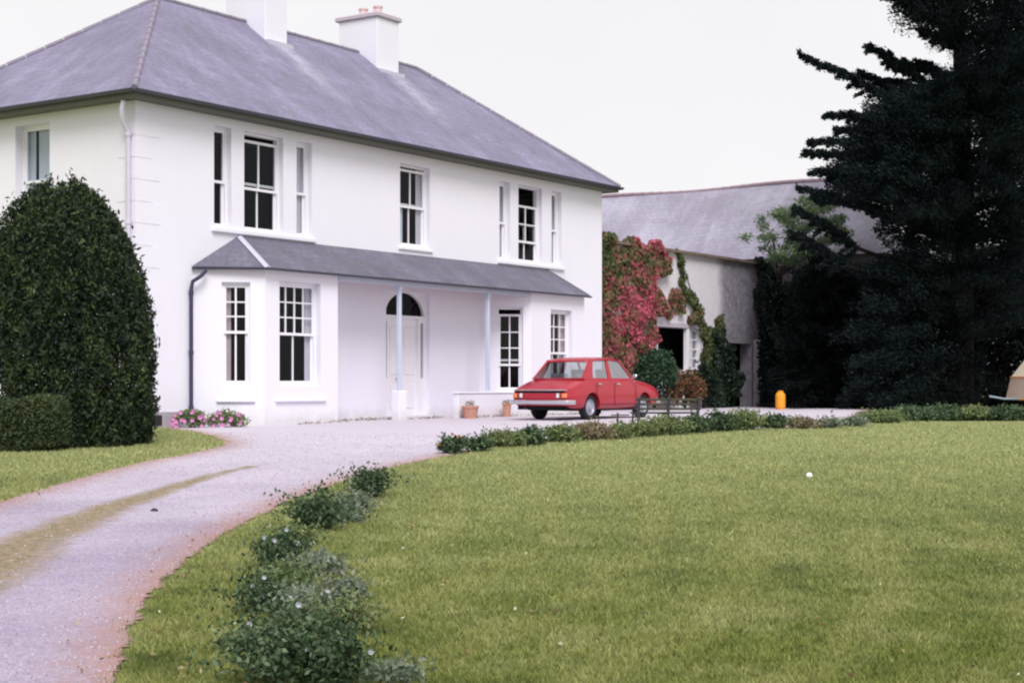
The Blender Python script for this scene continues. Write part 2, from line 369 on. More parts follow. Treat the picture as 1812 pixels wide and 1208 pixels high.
def poly_sd(pts, poly):
    n = len(poly); dist = np.full(len(pts), 1e9); ins = np.zeros(len(pts), bool)
    for i in range(n):
        A, B = poly[i], poly[(i+1) % n]; dist = np.minimum(dist, seg_dist(pts, A, B))
        c = (A[1] > pts[:, 1]) != (B[1] > pts[:, 1])
        with np.errstate(divide='ignore', invalid='ignore'): xi = (B[0]-A[0])*(pts[:, 1]-A[1])/(B[1]-A[1])+A[0]
        ins ^= c & (pts[:, 0] < xi)
    return np.where(ins, dist, -dist)
midline = np.array([P2(at(*p)) for p in [(-120, 1065), (0, 995), (60, 958), (120, 932), (200, 898), (300, 866), (390, 838), (470, 822)]])
midw = [.36, .34, .31, .28, .21, .15, .09, .04]
def mid_val(pts):
    best = np.zeros(len(pts))
    for i in range(len(midline)-1):
        A, B = midline[i], midline[i+1]; d = B-A; L = (d**2).sum(); t = np.clip(((pts-A)@d)/L, 0, 1)
        w = midw[i]*(1-t)+midw[i+1]*t; di = np.sqrt(((pts-(A+t[:, None]*d))**2).sum(1)); best = np.maximum(best, np.clip(1.1-di/w*.65, 0, 1))
    return best
v, f = grid_mesh('driveway', np.arange(-12, 18, .16), np.arange(2, 62, .16), lambda x, y: ground(x, y)+.012)
sd_ = poly_sd(v[:, :2], poly); keep = sd_ > -.45; fk = keep[f].all(1); f = f[fk]; used = np.unique(f); remap = np.full(len(v), -1); remap[used] = np.arange(len(used))
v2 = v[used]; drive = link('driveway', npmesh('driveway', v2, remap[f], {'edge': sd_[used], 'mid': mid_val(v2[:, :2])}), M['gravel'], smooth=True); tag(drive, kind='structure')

# ------------------------------------------------------------------ leaves
def rand_unit(n):
    a = RNG.normal(size=(n, 3)); return a/np.linalg.norm(a, axis=1)[:, None]
def leaf_mesh(name, C, size, aspect=.55, up=0.0, dirs=None, attrs=None):
    """one diamond leaf, folded a little, at each centre"""
    n = len(C); size = np.broadcast_to(size, n)[:, None]
    a = rand_unit(n) if dirs is None else dirs + rand_unit(n)*.55
    a[:, 2] += up; a /= np.linalg.norm(a, axis=1)[:, None]
    b = np.cross(a, rand_unit(n)); b /= np.linalg.norm(b, axis=1)[:, None]
    v = np.stack([C-a*size*.5, C+b*size*aspect*.5, C+a*size*.5, C-b*size*aspect*.5], 1).reshape(-1, 3)
    f = np.arange(4*n).reshape(n, 4)
    at_ = {k: np.repeat(x, 4) for k, x in (attrs or {}).items()}
    return npmesh(name, v, f, at_)
def clump_cloud(centers, radii, per, flat=1.0, shell=.5):
    """random points inside each clump, denser towards its skin"""
    out_ = []
    for c, r in zip(centers, radii):
        r = np.broadcast_to(np.array(r, float), 3); n = max(6, int(per))
        u = rand_unit(n); rr = (shell+(1-shell)*RNG.random(n))[:, None]**1.0
        out_.append(np.array(c)+u*rr*r*np.array([1, 1, flat]))
    return np.concatenate(out_)

# ------------------------------------------------------------------ HOUSE
house = empty('country_house', C0, math.atan2(U.y, U.x)); tag(house, 'large white two storey country house with slate hipped roof and veranda', 'house')
L, W, ZT = 17.58, 7.6, 6.42                                       # local: x = t along the front, y = w into the house, z up
class Wall:
    """a wall in the house frame: point(a, depth, z); depth goes inwards"""
    def __init__(s, o, e, mb): s.o = Vector((*o, 0)); s.e = Vector((*e, 0)).normalized(); s.inn = Vector((-s.e.y, s.e.x, 0)); s.mb = mb
    def p(s, v): return s.o + s.e*v[0] + s.inn*v[1] + Vector((0, 0, v[2]))
    def make(s, a0, a1, z0, z1, ops, rec=.2):
        A = sorted({a0, a1, *[o[0] for o in ops], *[o[1] for o in ops]}); Z = sorted({z0, z1, *[o[2] for o in ops], *[o[3] for o in ops]})
        for i in range(len(A)-1):
            for j in range(len(Z)-1):
                ca, cz = (A[i]+A[i+1])/2, (Z[j]+Z[j+1])/2
                if any(o[0] < ca < o[1] and o[2] < cz < o[3] for o in ops): continue
                s.mb.quad(*[s.p(q) for q in ((A[i], 0, Z[j]), (A[i+1], 0, Z[j]), (A[i+1], 0, Z[j+1]), (A[i], 0, Z[j+1]))])
        for o in ops:
            x0, x1, y0, y1 = o[:4]; r = rec
            for q in (((x0, 0, y0), (x0, 0, y1), (x0, r, y1), (x0, r, y0)), ((x1, 0, y0), (x1, r, y0), (x1, r, y1), (x1, 0, y1)), ((x0, 0, y1), (x1, 0, y1), (x1, r, y1), (x0, r, y1)), ((x0, 0, y0), (x0, r, y0), (x1, r, y0), (x1, 0, y0))):
                s.mb.quad(*[s.p(k) for k in q])
def sash(wall, a0, a1, z0, z1, meet, top, bot, rec=.13, curtain=None, drop=0, casing=.05, parent=None, gap=0, label=None, rw=.055):
    """sliding sash window; top/bot = (columns, rows); curtain = list of (from, to, material) in 0..1; drop lowers the top sash; gap raises the bottom one"""
    par = parent or house
    m = MB(); T = wall.p; c = casing
    m.box(a0, a0+c, rec, rec+.12, z0, z1, T); m.box(a1-c, a1, rec, rec+.12, z0, z1, T)
    m.box(a0+c, a1-c, rec, rec+.12, z1-c, z1, T); m.box(a0+c, a1-c, rec-.02, rec+.12, z0, z0+c, T)
    x0, x1 = a0+c, a1-c; b = .028
    def sashf(zb, zt, cols, rows, d):
        m.box(x0, x0+.045, d, d+.035, zb, zt, T); m.box(x1-.045, x1, d, d+.035, zb, zt, T)
        m.box(x0+.045, x1-.045, d, d+.035, zb, zb+rw, T); m.box(x0+.045, x1-.045, d, d+.035, zt-rw, zt, T)
        for k in range(1, cols):
            x = x0+.045+(x1-x0-.09)*k/cols; m.box(x-b/2-.004, x+b/2+.004, d+.004, d+.031, zb+rw, zt-rw, T)
        for k in range(1, rows):
            z = zb+rw+(zt-zb-2*rw)*k/rows
            m.box(x0+.045, x1-.045, d+.008, d+.027, z-b/2, z+b/2, T)
    hh = z1-c-meet
    sashf(meet-rw/2-drop, z1-c-drop, *top, rec+.02); sashf(z0+c+gap, meet+rw/2+gap, *bot, rec+.065)
    o = m.build('window', M['joinery'], par)
    if label: o['label'] = label
    g = MB(); g.box(x0+.02, x1-.02, rec+.035, rec+.039, meet-drop, z1-c-drop-.02, T); g.box(x0+.02, x1-.02, rec+.08, rec+.084, z0+c+.02+gap, meet+gap, T)
    g.build('glass', M['glass'], o)
    for (f0, f1, z_0, z_1, mat) in (curtain or []):
        k = MB(); n = max(6, int((f1-f0)*(a1-a0)/.04)); pts = []
        for i in range(n+1):
            a = x0+(x1-x0)*(f0+(f1-f0)*i/n); pts.append((a, rec+.108+.010*math.sin(i*1.9)+.005*math.sin(i*.7)))
        Z0, Z1 = z0+(z1-z0)*z_0, z0+(z1-z0)*z_1
        for i in range(n): k.quad(T((pts[i][0], pts[i][1], Z0)), T((pts[i+1][0], pts[i+1][1], Z0)), T((pts[i+1][0], pts[i+1][1], Z1)), T((pts[i][0], pts[i][1], Z1)))
        k.build('curtain', mat, o, smooth=True)
    return o
def sill(wall, a0, a1, z, out_=.07, h=.09):
    m = MB(); m.bbox(a0, a1, -out_, .10, z-h, z, .012, wall.p); return m.build('window_sill', M['white'], house)

wmb = MB()
front = Wall((0, 0), (1, 0), wmb)
# upstairs openings and the porch wall openings
DO = (7.74, 9.43, .06, 3.0)
ops_up = [(2.12, 2.62, 4.02, 6.10), (3.0, 4.2, 4.02, 6.10), (4.63, 5.13, 4.02, 6.10), (8.27, 9.44, 4.08, 6.04), (12.42, 12.92, 4.02, 6.06), (13.30, 14.44, 4.02, 6.06), (14.92, 15.42, 4.02, 6.06)]
front.make(0, L, -.4, ZT, ops_up+[DO, (1.8, 5.6, .1, 3.1), (11.8, 15.75, .1, 3.1)])
side = Wall((0, W), (0, -1), wmb); side.make(0, W, -.4, ZT, [(W-3.56, W-2.50, 4.05, 6.12), (W-3.56, W-2.5, .95, 2.95)])
rside = Wall((L, 0), (0, 1), wmb); rside.make(0, W, -.4, ZT, [])
back = Wall((L, W), (-1, 0), wmb); back.make(0, L, -.4, ZT, [])
# bays: canted, 1 m deep under the veranda roof
BD = 1.0; BZ = 3.16
bays = {}
for key, t0, t1, t2, t3, cl, fl in (('left', 1.55, 2.55, 4.83, 5.83, (.55, 1.12, .77, 2.87), (.44, 1.72, .77, 2.93)), ('right', 11.55, 12.40, 14.98, 15.98, (.44, 1.10, .62, 2.76), (.92, 1.95, .85, 2.75))):
    n0 = Wall((t0, 0), (t1-t0, -BD), wmb); l0 = math.hypot(t1-t0, BD); n0.make(0, l0, -.3, BZ, [cl])
    n1 = Wall((t1, -BD), (1, 0), wmb); n1.make(0, t2-t1, -.3, BZ, [fl])
    n2 = Wall((t2, -BD), (t3-t2, BD), wmb); n2.make(0, math.hypot(t3-t2, BD), -.3, BZ, [])
    bays[key] = (n0, n1, cl, fl)
ow = wmb.build('wall', M['white'], house)
# dim rooms behind the glass
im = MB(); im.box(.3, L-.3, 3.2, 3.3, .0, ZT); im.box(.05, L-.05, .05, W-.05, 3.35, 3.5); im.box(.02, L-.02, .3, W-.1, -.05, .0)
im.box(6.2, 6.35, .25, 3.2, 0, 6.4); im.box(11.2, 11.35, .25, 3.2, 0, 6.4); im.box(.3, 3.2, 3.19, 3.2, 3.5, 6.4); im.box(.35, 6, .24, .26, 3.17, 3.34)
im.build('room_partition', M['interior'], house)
# windows upstairs
CU = M['curtain']
sash(front, *ops_up[0], 4.98, (1, 1), (1, 1)); sash(front, *ops_up[1], 5.03, (2, 1), (2, 1), drop=.10, label='left upstairs sash window with its top sash dropped a little')
sash(front, *ops_up[2], 4.98, (1, 1), (1, 1), curtain=[(0, 1, .02, .98, CU)])
sash(front, *ops_up[3], 5.10, (2, 1), (2, 1), drop=.05, curtain=[(.08, .30, .05, .50, M['net']), (.80, 1, .03, .97, CU)])
sash(front, *ops_up[4], 5.0, (1, 1), (1, 1), curtain=[(0, 1, .02, .98, CU)]); sash(front, *ops_up[5], 5.05, (2, 2), (2, 2), drop=.46, gap=.0, label='right upstairs sash window with its top sash pulled down')
sash(front, *ops_up[6], 5.0, (1, 1), (1, 1), curtain=[(0, 1, .02, .98, CU)])
sash(side, *(W-3.56, W-2.50, 4.05, 6.12), 4.62+.35, (1, 1), (1, 1), rec=.2, curtain=[(0, 1, .02, .98, M['net'])])
sash(side, *(W-3.56, W-2.50, .95, 2.95), 1.95, (1, 1), (1, 1), rec=.2)
sill(front, 2.04, 5.22, 4.01); sill(front, 8.2, 9.52, 4.06, .05, .07); sill(front, 12.32, 15.52, 4.01); sill(side, W-3.64, W-2.42, 4.04)
# bay windows
PC = M['pinkcurtain']
n0, n1, cl, fl = bays['left']
sash(n0, *cl, 1.86, (2, 3), (2, 1), rec=.08, curtain=[(0, .30, .03, .97, PC)]); sash(n1, *fl, 1.85, (4, 3), (2, 1), rec=.14, curtain=[(.84, 1, .03, .97, CU)])
sill(n0, cl[0]-.1, cl[1]+.1, .50, .06, .06); sill(n1, fl[0]-.14, fl[1]+.14, .50, .06, .06)
n0, n1, cl, fl = bays['right']
sash(n0, *cl, 1.42, (2, 3), (2, 1), rec=.10, drop=.12); sash(n1, *fl, 1.62, (3, 3), (3, 1), rec=.12, curtain=[(.68, 1, .03, .97, PC)])
sill(n1, fl[0]-.1, fl[1]+.1, .78, .06, .06)
# furniture shapes seen dimly in the left bay would be invisible; keep the rooms plain
# quoins at the near corner
m = MB(); z = .1; k = 0
while z < 6.1:
    a = .62 if k % 2 else .42
    m.box(-.008, a, -.008, .30 if k % 2 else .5, z+.006, z+.415, None); z += .425; k += 1
m.build('quoin', M['white'], house)
# plinth and vent
m = MB(); m.box(-.05, 1.5, -.06, .02, -.4, .26); m.build('plinth', plain('grey_plinth', (.42, .38, .44), .9, .2, .15, 5, bump=.3), house)
m = MB(); m.box(.28, .62, -.075, -.058, .0, .20)
for i in range(4): m.box(.29, .61, -.085, -.072, .02+i*.045, .035+i*.045)
m.build('vent', M['iron'], house)
# porch wall arch door
DC = 8.585; R_ = .745; SP = 2.44
m = MB(); arc = [(DC+R_*math.cos(a), SP+.54*math.sin(a)) for a in [PI*i/24 for i in range(25)]]
d0 = .10
for i in range(24):                                               # spandrel above the fan
    (xa, za), (xb, zb) = arc[i], arc[i+1]; m.quad((xa, d0, za), (xa, d0, 3.0), (xb, d0, 3.0), (xb, d0, zb)); m.quad((xa, d0, za), (xb, d0, zb), (xb, d0+.08, zb), (xa, d0+.08, za))
m.quad((DO[0], d0, SP), (DC-R_, d0, SP), (DC-R_, d0, 3.0), (DO[0], d0, 3.0)); m.quad((DC+R_, d0, SP), (DO[1], d0, SP), (DO[1], d0, 3.0), (DC+R_, d0, 3.0))
m.box(DO[0], DO[1], d0-.02, d0+.1, SP-.07, SP)                     # transom
for a0, a1 in ((DO[0], 7.79), (7.90, 8.0), (9.11, 9.20), (9.31, DO[1])): m.box(a0, a1, d0, d0+.1, .06, SP-.07)
for a0, a1 in ((7.79, 7.90), (9.20, 9.31)): m.box(a0, a1, d0+.005, d0+.09, .06, .95); m.box(a0, a1, d0+.005, d0+.09, 2.28, SP-.07)
doorcase = m.build('door_surround', M['joinery'], house)
m = MB()
for k in range(1, 4):                                             # fan bars stay slim
    a = PI*k/4; m.tube([(DC, d0+.06, SP), (DC+R_*math.cos(a)*.98, d0+.06, SP+.53*math.sin(a))], .007, 6)
m.build('fan_bar', M['iron'], doorcase)
m = MB(); m.add([(x, d0+.08, z) for x, z in arc], [tuple(range(25))[::-1]]); m.build('fanlight', M['glass'], doorcase)
for a0, a1 in ((7.79, 7.90), (9.20, 9.31)): m = MB(); m.box(a0, a1, d0+.06, d0+.065, .95, 2.28); m.build('side_light', M['glass'], doorcase)
m = MB(); m.box(7.99, 9.12, d0+.07, d0+.11, .06, SP-.07)
for (x0, x1) in ((8.06, 8.51), (8.60, 9.05)):
    for (z0, z1) in ((.2, .85), (1.0, 2.2)):
        m.bbox(x0+.03, x1-.03, d0+.055, d0+.075, z0+.03, z1-.03, .012)
door = m.build('front_door', M['joinery'], house)
m = MB(); T = lambda p: Vector((8.36+p.x, d0+.05-p.z, .93+p.y)); m.lathe([(0, .08), (.045, .07), (.05, .045), (.025, .02), (.03, 0), (.045, -.01)], 14, T); m.build('door_knob', M['brass'], door, True)
m = MB(); m.box(8.345, 8.40, d0+.035, d0+.062, 1.56, 1.80); m.tube([(8.372, d0+.03, 1.74), (8.372, d0+.0, 1.66), (8.372, d0+.02, 1.60)], .014, 8); m.build('door_knocker', M['iron'], door)
m = MB(); m.bbox(7.6, 9.5, -.42, .02, -.2, .055, .012); m.build('door_step', plain('step_stone', (.60, .57, .63), .85, .2, .12), house)
# main roof
EV, ZE, ZR, RW = .38, 6.44, 9.62, 3.8
T1, T2 = 4.17, L-3.72
def slope(A, B, C_, D, nx, ny, stain=None, sag=.0):
    """A,B along the eave, C,D along the top (B->C, A->D)"""
    A, B, C_, D = map(Vector, (A, B, C_, D)); e = (B-A).normalized(); up = ((D-A)-(D-A).dot(e)*e).normalized(); nrm = e.cross(up)
    vs = []; uv = []; st = []
    for j in range(ny+1):
        for i in range(nx+1):
            p = (A*(1-i/nx)+B*(i/nx))*(1-j/ny)+(D*(1-i/nx)+C_*(i/nx))*(j/ny)
            u_ = (p-A).dot(e); w_ = (p-A).dot(up)
            if 0 < j < ny and 0 < i < nx: p = p + nrm*(sag*math.sin(u_*.9+1)*math.sin(w_*.8)+.006*math.sin(u_*3.1+w_*2))
            vs.append(p); uv.append((u_, w_)); st.append(stain(u_, w_) if stain else 0)
    fs = [(j*(nx+1)+i, j*(nx+1)+i+1, (j+1)*(nx+1)+i+1, (j+1)*(nx+1)+i) for j in range(ny) for i in range(nx)]
    return vs, fs, uv, st
def roof_obj(name, slopes, mat, parent):
    V = []; Fs = []; UV = []; ST = []
    for vs, fs, uv, st in slopes:
        n = len(V); V += [tuple(p) for p in vs]; Fs += [tuple(n+i for i in f) for f in fs]; UV += uv; ST += st
    return link(name, npmesh(name, V, Fs, {'stain': ST}, UV), mat, parent)
def stain(u_, w_):                                                # pale run-off below each chimney
    s = 0
    for c in (7.5, 11.9):
        x = u_-EV-c; r = (4.4-w_)
        if r > -.2 and r < 3.0:
            wd = .46+.15*r+.12*math.sin(r*4+u_); s = max(s, max(0, 1-abs(x+.12*r)/wd)*max(0, 1-max(0, r-1.2)/1.9)*.5)
    return s
a_, b_, c_, d_ = (-EV, -EV, ZE), (L+EV, -EV, ZE), (L+EV, W+EV, ZE), (-EV, W+EV, ZE); r1, r2 = (T1, RW, ZR), (T2, RW, ZR)
roof = roof_obj('roof', [slope(a_, b_, r2, r1, 70, 20, stain, .03), slope(b_, c_, r2, r2, 20, 14), slope(c_, d_, r1, r2, 40, 14), slope(d_, a_, r1, r1, 24, 16, None, .02)], M['slate'], house)
m = MB()
for P, Q in ((a_, r1), (d_, r1), (b_, r2), (c_, r2), (r1, r2)):
    P, Q = Vector(P)+Vector((0, 0, .01)), Vector(Q)+Vector((0, 0, .01)); n = int((Q-P).length/.45)
    for i in range(n): m.tube([P.lerp(Q, i/n), P.lerp(Q, (i+.96)/n)], [.062, .055], 8)
m.build('ridge_tile', plain('ridge_clay', (.26, .23, .30), .8, .2, .2), roof)
m = MB()                                                          # eaves board and boxed soffit
e_ = EV-.03
m.box(-e_, L+e_, -e_, -e_+.03, ZE-.16, ZE-.005); m.box(-e_, -e_+.03, -e_+.03, W+e_, ZE-.16, ZE-.005); m.box(L+e_-.03, L+e_, -e_+.03, W+e_, ZE-.16, ZE-.005); m.box(-e_+.03, L+e_-.03, W+e_-.03, W+e_, ZE-.16, ZE-.005)
m.build('fascia', M['fascia'], house)
m = MB(); m.box(-e_+.03, L+e_-.03, -e_+.03, 0.02, ZE-.15, ZE-.13); m.box(-e_+.03, .02, .02, W+e_-.03, ZE-.15, ZE-.13); m.box(L-.02, L+e_-.03, .02, W+e_-.03, ZE-.15, ZE-.13); m.build('soffit', M['soffit'], house)
m = MB()
def gut(P, Q, r=.062):
    P, Q = Vector(P), Vector(Q); d = (Q-P).normalized(); nrm = Vector((d.y, -d.x, 0)); n = 8; vs = []
    for X in (P, Q):
        for rr in (r, r*.86):
            for k in range(n+1):
                a = PI*k/n; vs.append(X+nrm*math.cos(a)*rr-Vector((0, 0, math.sin(a)*rr)))
    o = n+1; fs = []
    for k in range(n): fs += [(k, k+1, 2*o+k+1, 2*o+k), (o+k, 3*o+k, 3*o+k+1, o+k+1)]
    fs += [(0, 2*o, 3*o, o), (n, o+n, 3*o+n, 2*o+n)]
    m.add(vs, fs)
gut((-EV-.05, -EV-.05, ZE-.02), (L+EV+.05, -EV-.05, ZE-.02)); gut((-EV-.05, W+EV, ZE-.02), (-EV-.05, -EV-.05, ZE-.02)); gut((L+EV+.05, -EV, ZE-.02), (L+EV+.05, W+EV, ZE-.02))
m.build('gutter', M['gutter'], house)
m = MB(); x_, y_ = -.07, .13                                       # corner downpipe with swan neck
m.tube([(-EV+.10, y_-.1, ZE-.2), (-EV+.08, y_-.08, ZE-.36), (-EV+.16, y_, ZE-.56), (x_-.03, y_, ZE-.72), (x_, y_, ZE-.82), (x_, y_, .1)], .048, 10)
for z in (5.6, 3.9, 2.1, .6): m.tube([(x_, y_, z), (x_, y_, z+.09)], .062, 10)
m.build('downpipe', M['lilac_pipe'], house, True)['label'] = 'pale lilac painted downpipe at the near corner'
m = MB(); m.tube([(1.60, -.30, 3.10), (1.52, -.25, 2.98), (1.42, -.10, 2.86), (1.41, -.07, 2.7), (1.41, -.07, .05)], .04, 10)
for z in (2.6, 1.4, .3): m.tube([(1.41, -.07, z), (1.41, -.07, z+.08)], .052, 10)
m.build('downpipe', M['dark_pipe'], house, True)['label'] = 'dark thin downpipe beside the left bay'
# chimneys
for ci, (c0, c1) in enumerate(((7.02, 7.80), (11.30, 12.22))):
    w0, w1 = 3.14, 4.46
    m = MB(); m.bbox(c0, c1, w0, w1, 8.7, 10.50, .015); ch = m.build('chimney', M['white'], roof)
    m = MB(); m.bbox(c0-.07, c1+.07, w0-.07, w1+.09, 10.50, 10.62, .02); m.build('chimney_cap', M['cap'], ch)
    for wy in (w0+.35, w0+.85):
        m = MB(); T = lambda p, wy=wy: p+Vector(((c0+c1)/2, wy, 10.62)); m.lathe([(.13, 0), (.12, .05), (.105, .2), (.13, .23), (.13, .27), (.09, .27), (.09, .05)], 14, T); m.build('chimney_pot', M['pot_red'], ch, True)
    m = MB(); k_ = (ZR-ZE)/(RW+EV)
    zf = ZE+k_*(w0+EV); m.box(c0-.05, c1+.05, w0-.16, w0-.002, zf-.16, zf-.02); m.build('flashing', M['lead'], ch)
# veranda
VR = empty('veranda', (0, 0, 0)); VR.parent = house; bpy.data.objects.remove(VR)
ED = 1.14; ez_ = 3.17; tz_ = 3.90
A0, A1, B1, B0 = (1.47, -.02, ez_), (2.50, -ED, ez_), (15.03, -ED, ez_), (16.06, -.02, ez_)
TA, TB = (2.85, .0, tz_), (14.68, .0, tz_)
vroof = roof_obj('veranda_roof', [slope(A0, A1, TA, TA, 8, 8), slope(A1, B1, TB, TA, 60, 8, None, .015), slope(B1, B0, TB, TB, 8, 8)], M['slate_low'], house)
m = MB()
def strip(P, Q, w=.075, t=.02):
    P, Q = Vector(P), Vector(Q); d = (Q-P).normalized(); s_ = d.cross(Vector((0, 0, 1))).normalized()*w; n_ = s_.cross(d).normalized()*t
    vs = [X+a*s_+b*n_ for X in (P, Q) for a, b in ((-1, -.4), (1, -.4), (0.0, 1.3))]
    m.add(vs, [(0, 1, 2), (5, 4, 3), (0, 3, 4, 1), (1, 4, 5, 2), (2, 5, 3, 0)])
strip(A1, TA); m.build('hip_flashing', M['lead'], vroof); m = MB(); strip(B1, TB, .04); m.build('hip_flashing', M['slate_low'], vroof)
m = MB()                                                          # soffit + beam
m.add([A0, A1, B1, B0], [(0, 1, 2, 3)]); m.v = [(x, y, z-.015) for x, y, z in m.v]; m.build('veranda_ceiling', plain('veranda_ceiling_paint', (.50, .40, .42), .8, .2, .12), vroof)
m = MB(); m.box(4.86, 12.36, -1.02, -.92, 3.04, 3.15); m.build('veranda_beam', M['blue_paint'], vroof)
m = MB(); gut((A1[0]-.02, -ED-.03, ez_-.01), (B1[0]+.02, -ED-.03, ez_-.01), .045); gut((A0[0], -.03, ez_-.01), (A1[0]-.02, -ED-.02, ez_-.01), .045); m.build('veranda_gutter', M['gutter'], vroof)
for tp, zb, hw in ((7.0, .66, .045), (10.5, .66, .045)):
    m = MB(); m.bbox(tp-hw, tp+hw, -.97-hw, -.97+hw, zb, 3.04, .01); m.bbox(tp-hw-.02, tp+hw+.02, -.97-hw-.02, -.97+hw+.02, 2.93, 3.04, .008); m.build('veranda_post', M['blue_paint'], vroof)
m = MB(); m.bbox(6.86, 7.14, -1.09, -.86, -.3, .66, .015); m.build('post_plinth', M['white'], vroof)
m = MB(); m.bbox(9.15, 12.38, -1.06, -.90, -.3, .58, .015); m.bbox(9.12, 12.4, -1.08, -.88, .58, .62, .01); m.build('low_wall', M['white'], vroof)

# ------------------------------------------------------------------ OUTBUILDING with the creeper
wing = empty('outbuilding', H(17.6, 0), math.atan2(U.y, U.x)); tag(wing, 'old rendered stone outbuilding with a dark opening, joined to the right end of the house', 'outbuilding')
def patch_wall():
    q = NT('patchy_stone_render'); o = q.coord(); n1 = q.noise(o, .9, 5, .7); n2 = q.noise(o, 6, 5, .75)
    mp = q.n('ShaderNodeSeparateXYZ'); q.l(o, mp.inputs[0])
    st = q.mix(q.ramp(n2, [(.3, 0.), (.7, 1.)]), (.17, .16, .19), (.42, .39, .46))
    wh = q.mix(q.ramp(n2, [(.3, 0.), (.7, 1.)]), (.70, .66, .74), (.80, .77, .84))
    f = q.math('ADD', mp.outputs['X'], q.math('MULTIPLY', q.math('SUBTRACT', n1, .5), 1.2))
    q.col(q.mix(q.ramp(q.math('DIVIDE', f, 20), [(.500, 0.), (.53, 1.)]), wh, st)); q.rough(.95, .1); q.bump(n2, .8, .03); return q.m
M['patch'] = patch_wall(); M['stone'] = plain('grey_stone', (.30, .27, .31), .95, .1, .35, 4, bump=.8)
WT = 15.6; ZW = 5.16; wm = MB(); wf = Wall((0, 1.4), (1, 0), wm)
wops = [(5.85, 8.75, 1.28, 2.66), (9.2, 12.75, .0, 2.25)]
wf.make(0, WT, -.4, ZW, wops, .45); wm.quad(*[wf.p(q_) for q_ in ((0, .5, ZW), (0, 0, ZW), (WT, 0, ZW), (WT, .5, ZW))])
wm.box(-.0, .3, 1.42, 7.0, -.4, 5.0); wm.box(WT-.3, WT, 1.42, 5, -.4, 5.0); wm.box(.3, WT-.3, 6.8, 7, -.4, 5.0)
wm.build('wall', M['patch'], wing)
m = MB(); m.box(5.7, 8.9, 1.36, 1.7, 2.66, 2.80); m.build('lintel', M['cap'], wing)
m = MB(); m.bbox(7.80, 7.98, 1.36, 1.52, 1.28, 2.66, .01); m.build('post', M['joinery'], wing)
m = MB(); m.box(7.98, 8.75, 1.5, 1.55, 1.28, 1.36); m.box(7.98, 8.75, 1.5, 1.55, 2.58, 2.66); m.box(8.34, 8.39, 1.5, 1.55, 1.36, 2.58)
for z in (1.65, 1.95, 2.27): m.box(7.98, 8.75, 1.505, 1.545, z, z+.05)
wn = m.build('window', M['joinery'], wing)
m = MB(); m.box(7.98, 8.75, 1.56, 1.57, 1.28, 2.66); m.build('glass', glass_mat('hazy_glass', .25), wn)
m = MB(); m.box(9.2, 10.95, 1.75, 1.82, 0, 2.25)
for i in range(9): m.box(9.22+i*.195, 9.385+i*.195, 1.73, 1.75, .05, 2.2)
m.build('door', plain('old_dark_boards', (.05, .04, .045), .8, .2, .3), wing)
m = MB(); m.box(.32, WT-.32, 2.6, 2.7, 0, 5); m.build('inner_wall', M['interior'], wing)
m = MB(); m.bbox(12.80, 13.50, 1.00, 1.38, -.3, 2.4, .04); m.build('pier', plain('pale_pier_stone', (.40, .37, .42), .95, .1, .4, 5, bump=.8), wing)
wr = roof_obj('roof', [slope((-.0, 1.28, ZW+.02), (WT+.3, 1.28, ZW+.02), (WT+.3, 4.4, ZW+.42), (-.0, 4.4, ZW+.42), 40, 8), slope((WT+.3, 7.2, ZW-.1), (0, 7.2, ZW-.1), (0, 4.4, ZW+.42), (WT+.3, 4.4, ZW+.42), 10, 4)], M['slate_barn'], wing)
m = MB(); m.box(0, WT+.3, 1.24, 1.30, ZW-.06, ZW+.03); m.build('roof_edge', plain('mossy_edge', (.20, .15, .12), .9, .1, .4, 3), wr)

# ------------------------------------------------------------------ BARN behind
barn = empty('slate_barn', H(35.1, 0), math.atan2(U.y, U.x)); tag(barn, 'long stone barn with a pale slate roof rising behind the creeper covered outbuilding', 'barn')
bm_ = MB(); bl = Wall((-2.75, 24), (0, -1), bm_); bl.make(0, 26.6, -.4, 5.5, [(20.5, 21.6, 3.2, 4.2)], .4)
bf = Wall((-2.75, -2.6), (1, 0), bm_); bf.make(0, 5.5, -.4, 5.5, [(2.0, 3.1, 2.9, 4.0)], .4); br_ = Wall((2.75, -2.6), (0, 1), bm_); br_.make(0, 26.6, -.4, 5.5, []); bb = Wall((2.75, 24), (-1, 0), bm_); bb.make(0, 5.5, -.4, 5.5, [])
bm_.build('wall', M['stone'], barn)
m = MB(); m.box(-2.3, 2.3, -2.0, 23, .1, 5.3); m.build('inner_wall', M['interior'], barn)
zr_ = 8.52; q1, q2, q3, q4 = (-3.05, -2.9, 5.42), (3.05, -2.9, 5.42), (3.05, 24.3, 5.42), (-3.05, 24.3, 5.42); s1, s2 = (0, .15, zr_), (0, 24.3, zr_)
brf = roof_obj('roof', [slope(q4, q1, s1, s2, 70, 12, lambda u_, w_: .35*max(0, math.sin(u_*.8)*math.sin(w_*1.3)), .06), slope(q1, q2, s1, s1, 12, 12), slope(q2, q3, s2, s1, 40, 8), slope(q3, q4, s2, s2, 2, 2)], M['slate_barn'], barn)
m = MB(); n = 55
for i in range(n): m.tube([(0, .15+24.1*i/n, zr_+.02+.05*math.sin(i*.35)), (0, .15+24.1*(i+.95)/n, zr_+.02+.05*math.sin(i*.35))], .07, 6)
m.build('ridge_tile', plain('barn_ridge_clay', (.34, .25, .30), .8, .2, .2), brf)

